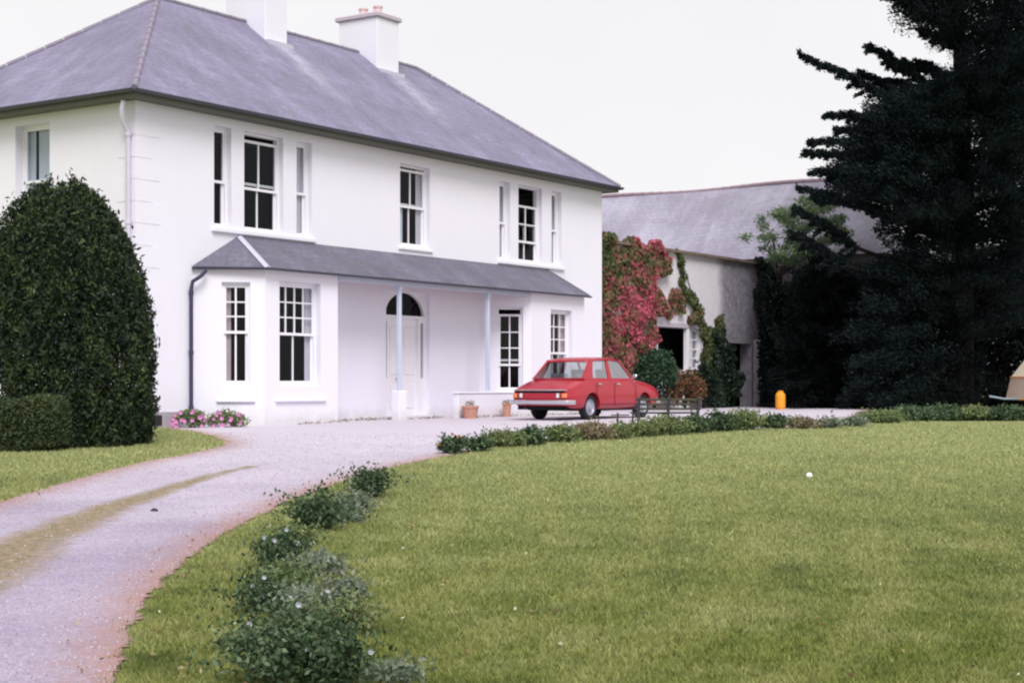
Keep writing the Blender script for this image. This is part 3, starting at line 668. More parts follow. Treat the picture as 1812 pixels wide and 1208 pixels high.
# ------------------------------------------------------------------ plants
def plant(name, label, cat, base, leaves_me, mat, stem_pts=None, stem_mat=None, group=None, leafname='foliage'):
    root = empty(name, base); tag(root, label, cat, group)
    o = link(leafname, leaves_me, mat, root); o.matrix_parent_inverse = Matrix.Translation(-Vector(base))
    if stem_pts:
        m = MB()
        for pts, r in stem_pts: m.tube(pts, r, 7)
        s_ = m.build('trunk' if 'tree' in name or 'cypress' in name else 'stem', stem_mat or M['bark'], root, True); s_.matrix_parent_inverse = Matrix.Translation(-Vector(base))
    return root
def blob_points(c, rad, n, lump=.14, seed=0, fill=.35, zmin=None):
    """points on a crown made of many overlapping leafy lumps"""
    r = np.random.default_rng(seed); K = 16; u = r.normal(size=(K, 3)); u /= np.linalg.norm(u, axis=1)[:, None]; u[:, 2] = np.abs(u[:, 2])*1.0-.25
    cc = u*(.62+.25*r.random(K))[:, None]; k = r.integers(0, K, n); q = r.normal(size=(n, 3)); q /= np.linalg.norm(q, axis=1)[:, None]
    sz = (.26+.24*r.random(K))*(1+lump); rr = 1-np.abs(r.normal(size=n))*.22; rr = np.where(r.random(n) < .12, rr*1.3, rr)
    p = (cc[k]+q*(sz[k]*rr)[:, None])*np.array(rad)+np.array(c)
    if zmin is not None: p = p[p[:, 2] > zmin]
    return p
def shoot_points(c, w, h, n, seed, stems=34):
    """leaves strung along stems that fan out of one root"""
    r = np.random.default_rng(seed); ax = r.normal(size=(stems, 2))*.36; hh = h*(.45+.6*r.random(stems)); k = r.integers(0, stems, n); t = .12+.88*r.random(n)**.75
    x = ax[k, 0]*w*t**1.15; y = ax[k, 1]*w*.85*t**1.15; z = hh[k]*(t-.22*t*t*np.abs(ax[k]).sum(1)); sp = .035+.05*w
    return np.stack([c[0]+x, c[1]+y, c[2]+z], 1)+r.normal(size=(n, 3))*sp*np.array([1, 1, .6])
# big clipped yew on the left
def yew():
    Y = 25.6; c = pt(138, 800, Y); gx = float(ground(c.x, Y)); n = 100000
    r = np.random.default_rng(3); th = r.random(n)*2*PI; h = r.random(n)
    prof_h = np.array([0, .05, .2, .4, .6, .75, .86, .93, .975, 1.0]); prof_r = np.array([1.03, 1.10, 1.15, 1.18, 1.16, 1.08, .93, .73, .52, .22])
    rad = np.interp(h, prof_h, prof_r)
    rad = rad*(1+.05*np.sin(th*3+h*5)+.05*np.sin(th*7-h*11)+.045*np.sin(th*13+h*23)+.03*np.sin(th*21-h*37))
    k = 1-np.abs(r.normal(size=n))*.08; k = np.where(r.random(n) < .3, r.random(n)**.5, k)+(r.random(n) < .10)*.08*r.random(n)**2*(1+np.sin(th*9+h*17))
    lean = -.27*h**2
    P = np.stack([c.x+lean+np.cos(th)*rad*k, Y+np.sin(th)*rad*k, gx+.02+h*(4.05+.22*np.sin(th*5+1)*np.sin(th*3)*h)+r.normal(size=n)*.04+(r.random(n) < .1)*.16*r.random(n)*h], 1)
    me = leaf_mesh('foliage', P, r.random(n)*.075+.045, .38, up=.9)
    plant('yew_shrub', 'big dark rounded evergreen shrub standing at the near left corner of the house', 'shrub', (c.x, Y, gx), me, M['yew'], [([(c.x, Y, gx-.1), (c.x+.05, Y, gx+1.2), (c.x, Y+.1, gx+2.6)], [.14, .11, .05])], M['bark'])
yew()
def small_hedge():
    Y = 24.2; a = pt(-90, 800, Y).x; b = pt(118, 800, Y).x; g = float(ground((a+b)/2, Y)); r = np.random.default_rng(5); n = 36000
    hx, hy, hz = (b-a)/2, .45, .40; u = r.random((n, 3))*2-1; ax = r.integers(0, 3, n)
    sgn = np.sign(u[np.arange(n), ax]); skin = r.random(n) < .7; u[np.arange(n)[skin], ax[skin]] = sgn[skin]*(1-np.abs(r.normal(size=skin.sum()))*.06)
    q5 = np.linalg.norm(u, ord=5, axis=1); u /= np.maximum(1, q5)[:, None]
    P = u*np.array([hx, hy, hz])+np.array([(a+b)/2, Y, g+hz+.02])+r.normal(size=(n, 3))*.02; P[:, 2] += .04*np.sin(P[:, 0]*6)
    plant('low_hedge', 'low dark clipped hedge in front of the big rounded evergreen', 'hedge', ((a+b)/2, Y, g), leaf_mesh('foliage', P, r.random(n)*.04+.03, .5, up=.4), M['hedge'])
small_hedge()

# conifers: limbs from a trunk, flattened sprays of needles at their ends
def in_poly(px, py, poly):
    ins = False; n = len(poly)
    for i in range(n):
        x1, y1 = poly[i]; x2, y2 = poly[(i+1) % n]
        if (y1 > py) != (y2 > py) and px < (x2-x1)*(py-y1)/(y2-y1)+x1: ins = not ins
    return ins
def conifer(name, label, cat, tx, ty, h, sprays, masses, mat, seed, per=420, leafsz=.13, group=None):
    """trunk at (tx,ty). sprays: (root px, root py, tip px, tip py, thickness m, depth) branches with a named reach; masses: (outline, count, depth range, size)"""
    r = random.Random(seed); gz = float(ground(tx, ty)); C = []; Rr = []; Dn = []; limbs = [([(tx, ty, gz-.2), (tx+.1, ty, gz+h*.4), (tx-.1, ty, gz+h*.8), (tx, ty, gz+h)], [.42, .33, .16, .04])]
    pts = []; dirs = []
    rn = np.random.default_rng(seed)
    for (ax, ay, bx, by, th, Y) in sprays:
        A, B = pt(ax, ay, Y), pt(bx, by, Y-.6+r.random()*1.2); L_ = (B-A).length; d = (B-A)/L_
        limbs.append(([(tx, ty, A.z-.3*abs(A.x-tx)), A, A.lerp(B, .6)+Vector((0, 0, .04)), B-d*.1], [.10, .06, .03, .010]))
        dz = np.array([0, 0, 1.0]); dv = np.array(d); sd_v = np.array([0, 1.0, 0]); ntw = int(10+L_*9)
        for j in range(ntw):                                      # side twigs, shorter and finer towards the tip
            s0 = (j+rn.random())/ntw; base_ = np.array(A)+dv*L_*s0+dz*.10*math.sin(s0*3)
            ang = rn.uniform(-.95, .75); az = rn.uniform(-1, 1); td = dv*math.cos(ang)+dz*math.sin(ang)*.8+sd_v*az*.9; td /= np.linalg.norm(td)
            tl_ = (th*1.5*(1-s0)**.8+.16)*rn.uniform(.5, 1.25); nn = int(80+tl_*330); q_ = rn.random(nn)
            P = base_+np.outer(q_*tl_, td)+rn.normal(size=(nn, 3))*np.array([.045, .07, .045])*(1.15-q_)[:, None]
            P[:, 2] -= .22*tl_*(q_**2); P += rn.normal(size=(nn, 3))*.03
            pts.append(P); dirs.append(np.tile(td+np.array([0, 0, .15]), (nn, 1)))
    for (poly_, cnt, (y0, y1), sz) in masses:
        xs = [p[0] for p in poly_]; ys = [p[1] for p in poly_]; k = 0; tries = 0
        while k < cnt and tries < cnt*30:
            tries += 1; px, py = r.uniform(min(xs), max(xs)), r.uniform(min(ys), max(ys))
            if not in_poly(px, py, poly_): continue
            Y = r.uniform(y0, y1); c = pt(px, py, Y)
            if c.z < float(ground(c.x, Y))+.1: continue
            k += 1
            dd = Vector((c.x-tx, c.y-ty, 0)); dl = max(.3, dd.length); d = dd/dl + Vector((0, 0, .12 if c.z > 2 else -.1))
            ln = sz*r.uniform(.7, 1.5); n = per
            s_ = rn.random(n)-.35; wv = sz*.45*np.sqrt(np.clip(1-np.abs(s_)*1.2, .05, 1))
            side_ = np.array([-d.y, d.x, 0]); side_ = side_/max(1e-6, np.linalg.norm(side_))
            P = np.array(c)+np.outer(s_*ln*1.5, np.array(d))+np.outer(rn.normal(size=n)*wv*.6, side_)
            P[:, 2] += rn.normal(size=n)*sz*.15-np.abs(s_)*sz*.22
            pts.append(P); dirs.append(np.tile(np.array(d)+np.array([0, 0, .25]), (n, 1)))
            if k % 9 == 0: limbs.append(([(tx, ty, max(gz+.5, c.z-.35*dl)), (tx+dd.x*.55, ty+dd.y*.55, c.z-.14*dl), tuple(c)], [.09, .05, .015]))
    P = np.concatenate(pts); D = np.concatenate(dirs); D /= np.linalg.norm(D, axis=1)[:, None]
    me = leaf_mesh('foliage', P, rn.random(len(P))*leafsz*.8+leafsz*.45, .34, dirs=D)
    plant(name, label, cat, (tx, ty, gz), me, mat, limbs, M['bark'], group)
    print(name, len(P))
TX = pt(1700, 700, 51.5).x
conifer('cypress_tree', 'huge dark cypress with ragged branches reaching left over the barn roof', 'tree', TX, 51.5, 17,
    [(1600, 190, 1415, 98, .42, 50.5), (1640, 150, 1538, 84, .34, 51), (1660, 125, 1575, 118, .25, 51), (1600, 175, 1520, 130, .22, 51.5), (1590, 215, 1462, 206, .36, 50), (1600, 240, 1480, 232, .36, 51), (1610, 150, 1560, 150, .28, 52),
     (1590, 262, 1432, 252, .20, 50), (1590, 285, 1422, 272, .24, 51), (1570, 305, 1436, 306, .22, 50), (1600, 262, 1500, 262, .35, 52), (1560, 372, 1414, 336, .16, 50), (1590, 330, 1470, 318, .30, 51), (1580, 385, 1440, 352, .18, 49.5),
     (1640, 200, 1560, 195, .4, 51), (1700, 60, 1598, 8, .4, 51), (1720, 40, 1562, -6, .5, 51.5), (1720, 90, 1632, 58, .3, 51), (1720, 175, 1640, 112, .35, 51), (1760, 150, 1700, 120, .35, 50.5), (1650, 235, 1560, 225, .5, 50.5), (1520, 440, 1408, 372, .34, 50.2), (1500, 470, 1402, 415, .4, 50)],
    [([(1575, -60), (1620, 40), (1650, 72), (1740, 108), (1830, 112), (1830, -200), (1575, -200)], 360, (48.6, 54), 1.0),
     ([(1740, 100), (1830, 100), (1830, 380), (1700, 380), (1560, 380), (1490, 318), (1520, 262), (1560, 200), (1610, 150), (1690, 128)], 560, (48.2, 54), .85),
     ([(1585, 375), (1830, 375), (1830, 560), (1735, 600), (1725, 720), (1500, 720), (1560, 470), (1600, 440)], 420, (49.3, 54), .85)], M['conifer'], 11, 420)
T2x = pt(1480, 700, 52.5).x
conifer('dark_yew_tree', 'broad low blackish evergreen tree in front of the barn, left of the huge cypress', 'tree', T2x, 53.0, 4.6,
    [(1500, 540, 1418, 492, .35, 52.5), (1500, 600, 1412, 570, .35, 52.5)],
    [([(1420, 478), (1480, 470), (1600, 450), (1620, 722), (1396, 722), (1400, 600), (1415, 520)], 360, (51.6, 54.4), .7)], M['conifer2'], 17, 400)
T3x = pt(1870, 700, 55).x
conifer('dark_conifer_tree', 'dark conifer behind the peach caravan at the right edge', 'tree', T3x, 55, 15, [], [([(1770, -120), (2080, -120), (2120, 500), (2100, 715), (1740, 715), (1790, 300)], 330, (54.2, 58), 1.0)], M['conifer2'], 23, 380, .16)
# dark hedge closing the view low down behind the trees
def back_hedge():
    r = np.random.default_rng(9); n = 90000; x0, x1 = 8.6, 20.5; P = np.stack([r.uniform(x0, x1, n), 54.8+r.uniform(-.6, .6, n)+.3*np.sin(r.uniform(x0, x1, n)*2), r.random(n)], 1)
    top = 4.6+.5*np.sin(P[:, 0]*1.3)+.3*np.sin(P[:, 0]*3.1); P[:, 2] = P[:, 2]*top+r.normal(size=n)*.06
    plant('tall_hedge', 'tall blackish hedge filling the gap beneath the dark conifers', 'hedge', ((x0+x1)/2, 54.8, 0), leaf_mesh('foliage', P, r.random(n)*.12+.10, .5), M['conifer2'])
back_hedge()
# pale small tree over the outbuilding roof
def pale_tree():
    cl = []; rd = []; r = random.Random(5); limbs = []; base = H(31.6, .9); tr_ = Vector((base.x, base.y, 0))
    polyp = [(1290, 440), (1325, 400), (1375, 375), (1430, 350), (1480, 345), (1500, 420), (1470, 470), (1400, 468), (1330, 452)]
    limbs.append(([tr_, tr_+Vector((.1, -.1, 2.5)), tr_+Vector((-.1, -.2, 5.0))], [.11, .09, .05]))
    k = 0
    while k < 110:
        px, py = r.uniform(1285, 1500), r.uniform(340, 472)
        if not in_poly(px, py, polyp): continue
        if r.random() > .35+.65*(px-1285)/150: continue
        k += 1; c = pt(px, py, r.uniform(54.2, 56.4)); cl.append(tuple(c)); rd.append((.34, .34, .22))
        if k % 6 == 0: limbs.append(([tr_+Vector((-.1, -.2, 4.6)), (tr_+Vector((0, 0, 5.2))).lerp(c, .6), c], [.04, .025, .01]))
    P = clump_cloud(cl, rd, 130, 1, .1)
    plant('pale_tree', 'small pale green leafy tree showing above the outbuilding roof against the barn slates', 'tree', tr_, leaf_mesh('foliage', P, RNG.random(len(P))*.08+.06, .55), M['ash'], limbs, M['pale_bark'])
pale_tree()
def bush(name, label, px, py, Y, w, hgt, n, mat, sz, cat='bush', seed=1):
    c = pt(px, py, Y); g = float(ground(c.x, Y)); P = blob_points((c.x, Y, g+hgt*.48), (w/2, w/2*.8, hgt*.54), n, .22, seed, .4, g+.01)
    r = np.random.default_rng(seed)
    return plant(name, label, cat, (c.x, Y, g), leaf_mesh('foliage', P, r.random(len(P))*sz+sz*.6, .5, up=.3), mat, [([(c.x, Y, g-.05), (c.x+.03, Y, g+hgt*.3), (c.x-.02, Y, g+hgt*.6)], [.05, .035, .015]), ([(c.x, Y, g), (c.x+w*.15, Y, g+hgt*.5)], [.03, .01]), ([(c.x, Y, g), (c.x-w*.16, Y, g+hgt*.5)], [.03, .01])])
bush('green_bush', 'dark green bush in front of the red creeper, just beyond the car bonnet', 1158, 700, 49.5, 1.5, 1.95, 9000, M['bush'], .10, seed=31)
bush('red_bush', 'reddish orange leafed bush below the outbuilding window, behind the bench', 1212, 710, 50.5, 1.15, 1.25, 6500, M['redbush'], .08, seed=32)
bush('climbing_bush', 'blackish ivy mound covering the wall between the outbuilding window and the stone pier', 1272, 715, 54.4, 1.3, 1.9, 9000, M['ivy'], .12, seed=33)
bush('dark_bush', 'dark low bush between the reddish bush and the stone pier', 1245, 715, 52.4, .9, 1.5, 5000, M['ivy'], .10, seed=34)

def wall_climber(name, label, cat, polys, n, mat, sz, huef, stems, hole=None, depth=(.03, .30)):
    """leaves hanging on the outbuilding's face; polys in (t from the house end, height)"""
    r = random.Random(hash(name) % 99 if False else len(name)); P = []; hue = []
    for poly_, frac in polys:
        xs = [p[0] for p in poly_]; zs = [p[1] for p in poly_]; k = 0
        while k < n*frac:
            x, z = r.uniform(min(xs), max(xs)), r.uniform(min(zs), max(zs))
            jx = x+.18*math.sin(z*5.1)+.1*math.sin(z*11); jz = z+.15*math.sin(x*4.3)
            if not in_poly(jx, jz, poly_): continue
            dens = .5+.5*math.sin(x*2.7+math.sin(z*3.3)*1.4)*math.sin(z*2.9+x*.7)
            if hole and r.random() < hole*(1-dens): continue
            if 5.8 < x < 8.8 and 1.28 < z < 2.66 and cat != 'ivy': continue
            d = r.uniform(*depth)*(.35+.65*dens); P.append(H(17.6+x, 1.4-d, z)); hue.append(huef(x, z, r)); k += 1
    P = np.array([tuple(p) for p in P]); base = H(17.6+stems[0][0][0], 1.3, 0)
    st = [([H(17.6+a, 1.37, b) for a, b in s_], [.03]+[.014]*(len(s_)-1)) for s_ in stems]
    rr = np.random.default_rng(4); D = np.tile(np.array([.2, -.15, -1.0]), (len(P), 1))
    me = leaf_mesh('foliage', P, rr.random(len(P))*sz+sz*.6, .75, dirs=D, attrs={'hue': np.clip(hue, 0, 1)})
    return plant(name, label, cat, base, me, mat, st)
def hue_c(x, z, r):
    red = .36+.62*math.exp(-((x-4.3)**2/4.2+(z-3.0)**2/2.2)) + .5*math.exp(-((x-5.0)**2/2.5+(z-5.3)**2/.10)) - .42*math.exp(-((x-1.2)**2/5+(z-4.9)**2/1.1))
    return red + .22*math.sin(x*3.1+z*1.7)*math.sin(z*4.3-x*1.3) + r.gauss(0, .26)-.22
wall_climber('red_creeper', 'crimson and green creeper covering the outbuilding wall next to the house', 'creeper',
    [([(0, .2), (0, 5.35), (1.5, 5.38), (3.2, 5.32), (6.0, 5.28), (6.4, 5.05), (6.0, 4.3), (5.5, 3.8), (6.3, 3.2), (5.6, 2.75), (5.6, 2.3), (4.8, 1.4), (3.6, .8), (2.5, .2)], .96), ([(6.3, 2.9), (7.3, 3.0), (7.4, 3.5), (6.8, 3.9), (6.4, 3.6)], .025), ([(7.8, 2.8), (8.4, 2.85), (8.5, 3.2), (8.0, 3.2)], .015)],
    26000, M['creeper'], .11, hue_c, [((.8, -.05), (1.0, 2), (.8, 4.8)), ((2.2, -.05), (2.4, 2), (3.0, 5.0)), ((3.6, -.05), (3.6, 2.4), (5.0, 4.6))], .92)
wall_climber('ivy', 'thin green ivy strands hanging down the pale patch of the outbuilding wall', 'ivy',
    [([(6.95, 5.3), (7.3, 5.3), (7.3, 4.7), (7.95, 4.0), (8.5, 3.3), (9.4, 2.8), (9.7, 2.3), (9.2, 1.2), (8.85, 1.2), (8.7, 2.6), (8.2, 2.85), (7.7, 3.6), (7.05, 4.5)], .75), ([(9.8, 2.6), (10.2, 3.3), (10.6, 2.4)], .25)],
    3000, M['creeper'], .10, lambda x, z, r: -.1+abs(r.gauss(0, .1)), [((8.9, 0), (9.0, 2.4), (8.0, 4.0), (7.2, 5.2))], .6)
wall_climber('dark_ivy', 'blackish ivy masking the right end of the outbuilding around its stone pier', 'ivy',
    [([(12.9, 5.3), (13.1, 4.2), (12.8, 3.4), (14.1, 2.9), (14.2, 0), (15.8, 0), (15.8, 5.35)], .7), ([(9.1, .0), (9.2, 2.7), (10.4, 2.4), (10.9, 2.0), (11.2, 1.0), (11.3, 0)], .3)],
    18000, M['ivy'], .13, lambda x, z, r: .1, [((14.5, 0), (14.4, 3), (13.6, 5))], None, (.05, .5))

# border plants along the lawn
def border_plant(px, py, wpx, hpx, mat, label, name='border_plant', seed=0, flowers=None, lean=.35, leafk=1.0, dens=1.0):
    p = at(px, py); k = p.y/F*(.86 if py > 870 else 1); w, h = wpx*k, hpx*k; r = np.random.default_rng(seed)
    n = int(min(7000, max(1100, 900*dens*(w*h/.08)))); P = np.concatenate([blob_points((p.x, p.y, p.z+h*.36), (w/2, max(w/2*.8, .12), h*.6), int(n*(.3 if py > 870 else .5)), .35, seed, .55, p.z), shoot_points(p, w*(1.1 if py > 870 else .95), h*(1.12 if py > 870 else 1), int(n*(.8 if py > 870 else .5)), seed, 46)])
    ls = (.022+.0011*p.y)*leafk
    root = plant(name, label, 'plant', tuple(p), leaf_mesh('foliage', P, r.random(len(P))*ls+ls*.7, .5, up=.5), mat, [([(p.x+dx*w, p.y, p.z-.02), (p.x+dx*2*w, p.y-.02, p.z+h*.7)], [.008, .004]) for dx in (-.16, -.05, .08, .17)], M['border_dark'], group='border plants along the lawn edge')
    if flowers:
        nf, fm, fs = flowers; u = rand_unit(nf); u[:, 2] = np.abs(u[:, 2]); u[:, 1] = -np.abs(u[:, 1])
        Q = np.array([p.x, p.y, p.z+h*.42])+u*np.array([w/2, w/2*.8, h*.6])*1.03
        for q_ in Q:
            q_ = Vector(q_)-p; k0 = random.random()*6; m = MB(); fs2 = fs*random.uniform(.7, 1.1); tl_ = random.uniform(-.6, .6)
            for ring, (rs, n5) in enumerate(((1, 6), (.6, 4))):
                for j in range(n5):
                    a = k0+ring+j*2*PI/n5; d = Vector((math.cos(a), -.5-.3*ring, math.sin(a)+.3*tl_))*fs2*rs; e = Vector((-math.sin(a), .1, math.cos(a)))*fs2*.5*rs
                    m.add([(0, 0, 0), d*.55+e, d*.95, d*.55-e], [(0, 1, 2, 3)])
            fo = m.build('flower', fm, root); fo.location = q_
    return root
BP = [
 (800, 803, 44, 34, 'border_dark', 'dark low plant with an orange bloom at the near left end of the far border', ('orange', 3)), (846, 800, 40, 32, 'border_dark', 'dark green low plant, second from the left end of the far border', None),
 (893, 792, 66, 36, 'border', 'wide mid green plant, third from the left end of the far border', None), (940, 789, 50, 34, 'border_dark', 'green plant, fourth from the left end of the far border', None),
 (990, 784, 56, 36, 'border', 'light green plant left of the mauve tinted clump in the far border', None), (1048, 780, 62, 34, 'border_dry', 'mauve brown tinted clump below the car in the far border', None),
 (1093, 778, 42, 30, 'border', 'light green plant below the car front wheel in the far border', None), (1133, 774, 54, 32, 'border', 'green plant at the foot of the left end of the bench', None),
 (1180, 771, 60, 38, 'border', 'green plant in front of the middle of the bench', None), (1226, 768, 48, 34, 'border_dark', 'dark plant in front of the right end of the bench', None),
 (1267, 765, 52, 36, 'border_dark', 'dark green plant just right of the bench', None), (1315, 763, 66, 38, 'border', 'wide plant midway between the bench and the yellow gas cylinder', None),
 (1368, 760, 44, 30, 'border_dark', 'small dark plant below the yellow gas cylinder', None), (1419, 760, 48, 24, 'border_dry', 'dry brown plant right of the yellow gas cylinder', None),
 (1466, 759, 50, 22, 'border_grey', 'grey leafed plant at the right end of the gravel', None), (1510, 756, 46, 20, 'border_grey', 'pale grey plant where the gravel meets the grass', None),
 (1556, 750, 76, 26, 'border', 'green plant at the left end of the right hand border', None), (1612, 746, 70, 28, 'border_dark', 'dark plant in the middle of the right hand border', None),
 (1668, 744, 74, 28, 'border_dark', 'dark green plant below the tip of the caravan drawbar', None), (1724, 744, 66, 26, 'border', 'green plant below the caravan drawbar', None), (1780, 744, 80, 28, 'border_dark', 'dark plant in front of the caravan at the right edge', None),
 (655, 882, 74, 62, 'border_dark', 'leafy rose bush farthest up the near border', ('white', 1)), (562, 938, 100, 84, 'border_dark', 'dark rose bush, second down the near border', None), (612, 925, 60, 34, 'border_grey', 'silvery low foliage right of the second dark rose bush', None),
 (500, 1008, 100, 80, 'border_dark', 'dark rose bush with two pale blooms, third down the near border', ('white', 4)), (572, 1020, 96, 52, 'border_grey', 'silvery foliage right of the third dark rose bush', None),
 (468, 1085, 100, 84, 'border_dark', 'small dark rose bush with pale blooms at the left of the near border', ('white', 3)), (545, 1095, 120, 70, 'border_grey', 'grey green foliage in the middle of the near border', ('white', 3)),
 (500, 1212, 205, 165, 'border_dark', 'largest dark rose bush at the bottom of the near border', ('white', 3)), (592, 1216, 150, 140, 'border_dark', 'dark bush right of the largest rose bush at the bottom of the picture', ('white', 2)), (628, 905, 70, 40, 'border_grey', 'loose grey green tuft between the farthest rose bush and the second one', None), (522, 968, 70, 44, 'border', 'loose green plant just above the third dark rose bush', None),
 (612, 1060, 80, 44, 'border_grey', 'loose grey tuft on the lawn side of the middle of the near border', None), (430, 1150, 70, 44, 'border', 'small green tuft at the left side of the largest rose bush', None), (610, 1120, 110, 80, 'border', 'green bushy plant right of the middle grey foliage in the near border', None),
 (510, 1050, 100, 70, 'border', 'mid green plant in the middle of the near border', None), (695, 1205, 90, 34, 'border_grey', 'low pale foliage on the grass right of the largest rose bushes', None)]
for i, (x, y, w_, h_, mt, lb, fl) in enumerate(BP):
    near = y > 870; fm = None
    if fl: fm = (fl[1], M['white_petal' if fl[0] == 'white' else 'orange_petal'], .02 if near else .035)
    border_plant(x, y, w_, h_, M[mt], lb, 'rose_bush' if 'rose' in lb else 'border_plant', 100+i, fm, dens=.75 if mt == 'border_grey' else 1.15, leafk=.95 if near else 1)
# pink flowers at the foot of the house
for i, (t, w_, h_, lb) in enumerate(((.98, .62, .38, 'pink flowering plant left of the dark downpipe foot'), (1.72, .70, .34, 'pink flowering plant right of the dark downpipe foot'))):
    c = H(t, -1.0 if i == 2 else -.55); c = H(t, -1.35 if i == 2 else (-.75 if i else -.45)); g = float(ground(c.x, c.y)); r = np.random.default_rng(60+i)
    P = blob_points((c.x, c.y, g+h_*.4), (w_/2, w_/2*.7, h_*.6), 1500, .3, 60+i, .5, g); root = plant('flowering_plant', lb, 'flowers', (c.x, c.y, g), leaf_mesh('foliage', P, r.random(len(P))*.05+.035, .5), M['border'], group='pink flowers at the foot of the house')
    u = rand_unit(70); u[:, 1] = -np.abs(u[:, 1]); Q = np.array([c.x, c.y-.03, g+h_*.35])+u*np.array([w_/2, w_/2*.7, h_*.55])*1.05; Q = Q[Q[:, 2] > g+.03]
    for q_ in Q[:19]:
        m = MB(); fs2 = r.uniform(.035, .06); k0 = r.random()*6
        for j in range(5):
            a = k0+j*2*PI/5; d = Vector((math.cos(a), -.4, math.sin(a)))*fs2; e = Vector((-math.sin(a), 0, math.cos(a)))*fs2*.5; m.add([(0, 0, 0), d*.55+e, d, d*.55-e], [(0, 1, 2, 3)])
        fo = m.build('flower', M['pink_petal'], root); fo.location = Vector(q_)-Vector((c.x, c.y, g))

# grass blades
def blades():
    r = np.random.default_rng(21); N = 520000
    y = 6.8+(r.random(N)**1.25)*27.5; x = (r.random(N)*2-1)*(.345*y+.3); P = np.stack([x, y], 1)
    sd = poly_sd(P, poly); e = sd < (-.05+r.normal(size=N)*.07+.05*np.sin(x*5+y*3)*np.sin(y*7+x*2)); inhouse = ((P-np.array([C0.x, C0.y]))@np.array([-V_.x, -V_.y])) > -.1
    mv = mid_val(P); e |= (mv > .55) & (r.random(N) < .55*(mv-.3)) & (sd > 0)
    e &= ~(inhouse & (((P-np.array([C0.x, C0.y]))@np.array([U.x, U.y])) > -.2))
    P = P[e]; n = len(P); mvk = mv[e]; x, y = P[:, 0], P[:, 1]; z = ground(x, y)
    h = (.012+.022*r.random(n)+.0006*y)*np.where(mvk > .4, .55, 1)*(1+.5*(r.random(n) < .06)); wd = .0022+.00055*y
    th = r.random(n)*2*PI; lean = r.normal(size=(n, 2))*.5*h[:, None]
    b = np.stack([np.cos(th)*wd, np.sin(th)*wd], 1)
    v = np.zeros((n, 3, 3)); v[:, 0, :2] = P-b; v[:, 1, :2] = P+b; v[:, 0, 2] = v[:, 1, 2] = z-.003; v[:, 2, :2] = P+lean; v[:, 2, 2] = z+h
    o = link('grass', npmesh('grass', v.reshape(-1, 3), np.arange(3*n).reshape(n, 3)), M['blades']); tag(o, 'short green lawn grass growing on both sides of the gravel drive', 'grass', kind='stuff'); print('blades', n)
blades()
def weeds():
    r = np.random.default_rng(33); P = []
    for t in np.arange(3.2, 16, .016):
        if r.random() < .25+.6*max(0, math.sin(t*2.3))*max(0, math.sin(t*.9+1)): 
            for _ in range(3):
                c = H(t+r.normal()*.03, (-1.07 if not 5.0 < t < 9.1 else -.55)-abs(r.normal())*.10); P.append((c.x, c.y, float(ground(c.x, c.y))+.02+abs(r.normal())*.025))
    P = np.array(P); o = link('weeds', leaf_mesh('weeds', P, r.random(len(P))*.05+.03, .35, up=.9), M['border_dry']); tag(o, 'thin strip of weeds and grass along the foot of the house wall', 'weeds', kind='stuff')
weeds()

def loose_stones():
    r = np.random.default_rng(41); N = 90000; y = 7+(r.random(N)**1.5)*22; x = (r.random(N)*2-1)*(.34*y+.3); P = np.stack([x, y], 1)
    k = (poly_sd(P, poly) > .02) & (r.random(N) < .6*(1-.8*np.clip(mid_val(P)*1.6, 0, 1))); P = P[k]; n = len(P); z = ground(P[:, 0], P[:, 1])+.012; s_ = (.003+.006*r.random(n)**2+.00025*P[:, 1])
    th = r.random(n)*6.28; v = np.zeros((n, 5, 3))
    for i in range(4):
        a = th+i*PI/2; v[:, i, 0] = P[:, 0]+np.cos(a)*s_*(.7+.6*r.random(n)); v[:, i, 1] = P[:, 1]+np.sin(a)*s_*(.7+.6*r.random(n)); v[:, i, 2] = z-.002
    v[:, 4, :2] = P; v[:, 4, 2] = z+s_*.8; b = np.arange(n)[:, None]*5; f = np.concatenate([b+np.array([[i, (i+1) % 4, 4]]) for i in range(4)])
    q = NT('loose_stone'); g = q.n('ShaderNodeNewGeometry'); q.col(q.ramp(g.outputs['Random Per Island'], [(0, (.20, .17, .22)), (.3, (.31, .27, .36)), (.8, (.44, .40, .50)), (1, (.55, .52, .60))])); q.rough(.9, .2)
    o = link('loose_gravel', npmesh('loose_gravel', v.reshape(-1, 3), f), q.m); tag(o, 'loose gravel chips scattered over the drive', 'gravel', kind='stuff')
loose_stones()
def leaf_litter():
    r = np.random.default_rng(43); N = 1500; y = 7+r.random(N)**1.3*24; x = (r.random(N)*2-1)*(.34*y); P = np.stack([x, y], 1); sd = poly_sd(P, poly)
    k = (sd < -.05) & ((r.random(N) < .22) | (sd > -.9)) | ((sd > 0) & (sd < .35)); P = P[k]; z = ground(P[:, 0], P[:, 1])+.03
    D = np.tile(np.array([1., 0, 0]), (len(P), 1)); q = NT('dry_leaf'); g = q.n('ShaderNodeNewGeometry'); q.col(q.ramp(g.outputs['Random Per Island'], [(0, (.10, .06, .04)), (.5, (.28, .18, .10)), (.8, (.42, .36, .22)), (1, (.6, .6, .55))])); q.rough(.8, .2)
    o = link('fallen_leaves', leaf_mesh('fallen_leaves', np.stack([P[:, 0], P[:, 1], z], 1), r.random(len(P))*.025+.02, .6), q.m); tag(o, 'small fallen leaves scattered over the lawn and drive edge', 'leaf litter', kind='stuff')
leaf_litter()

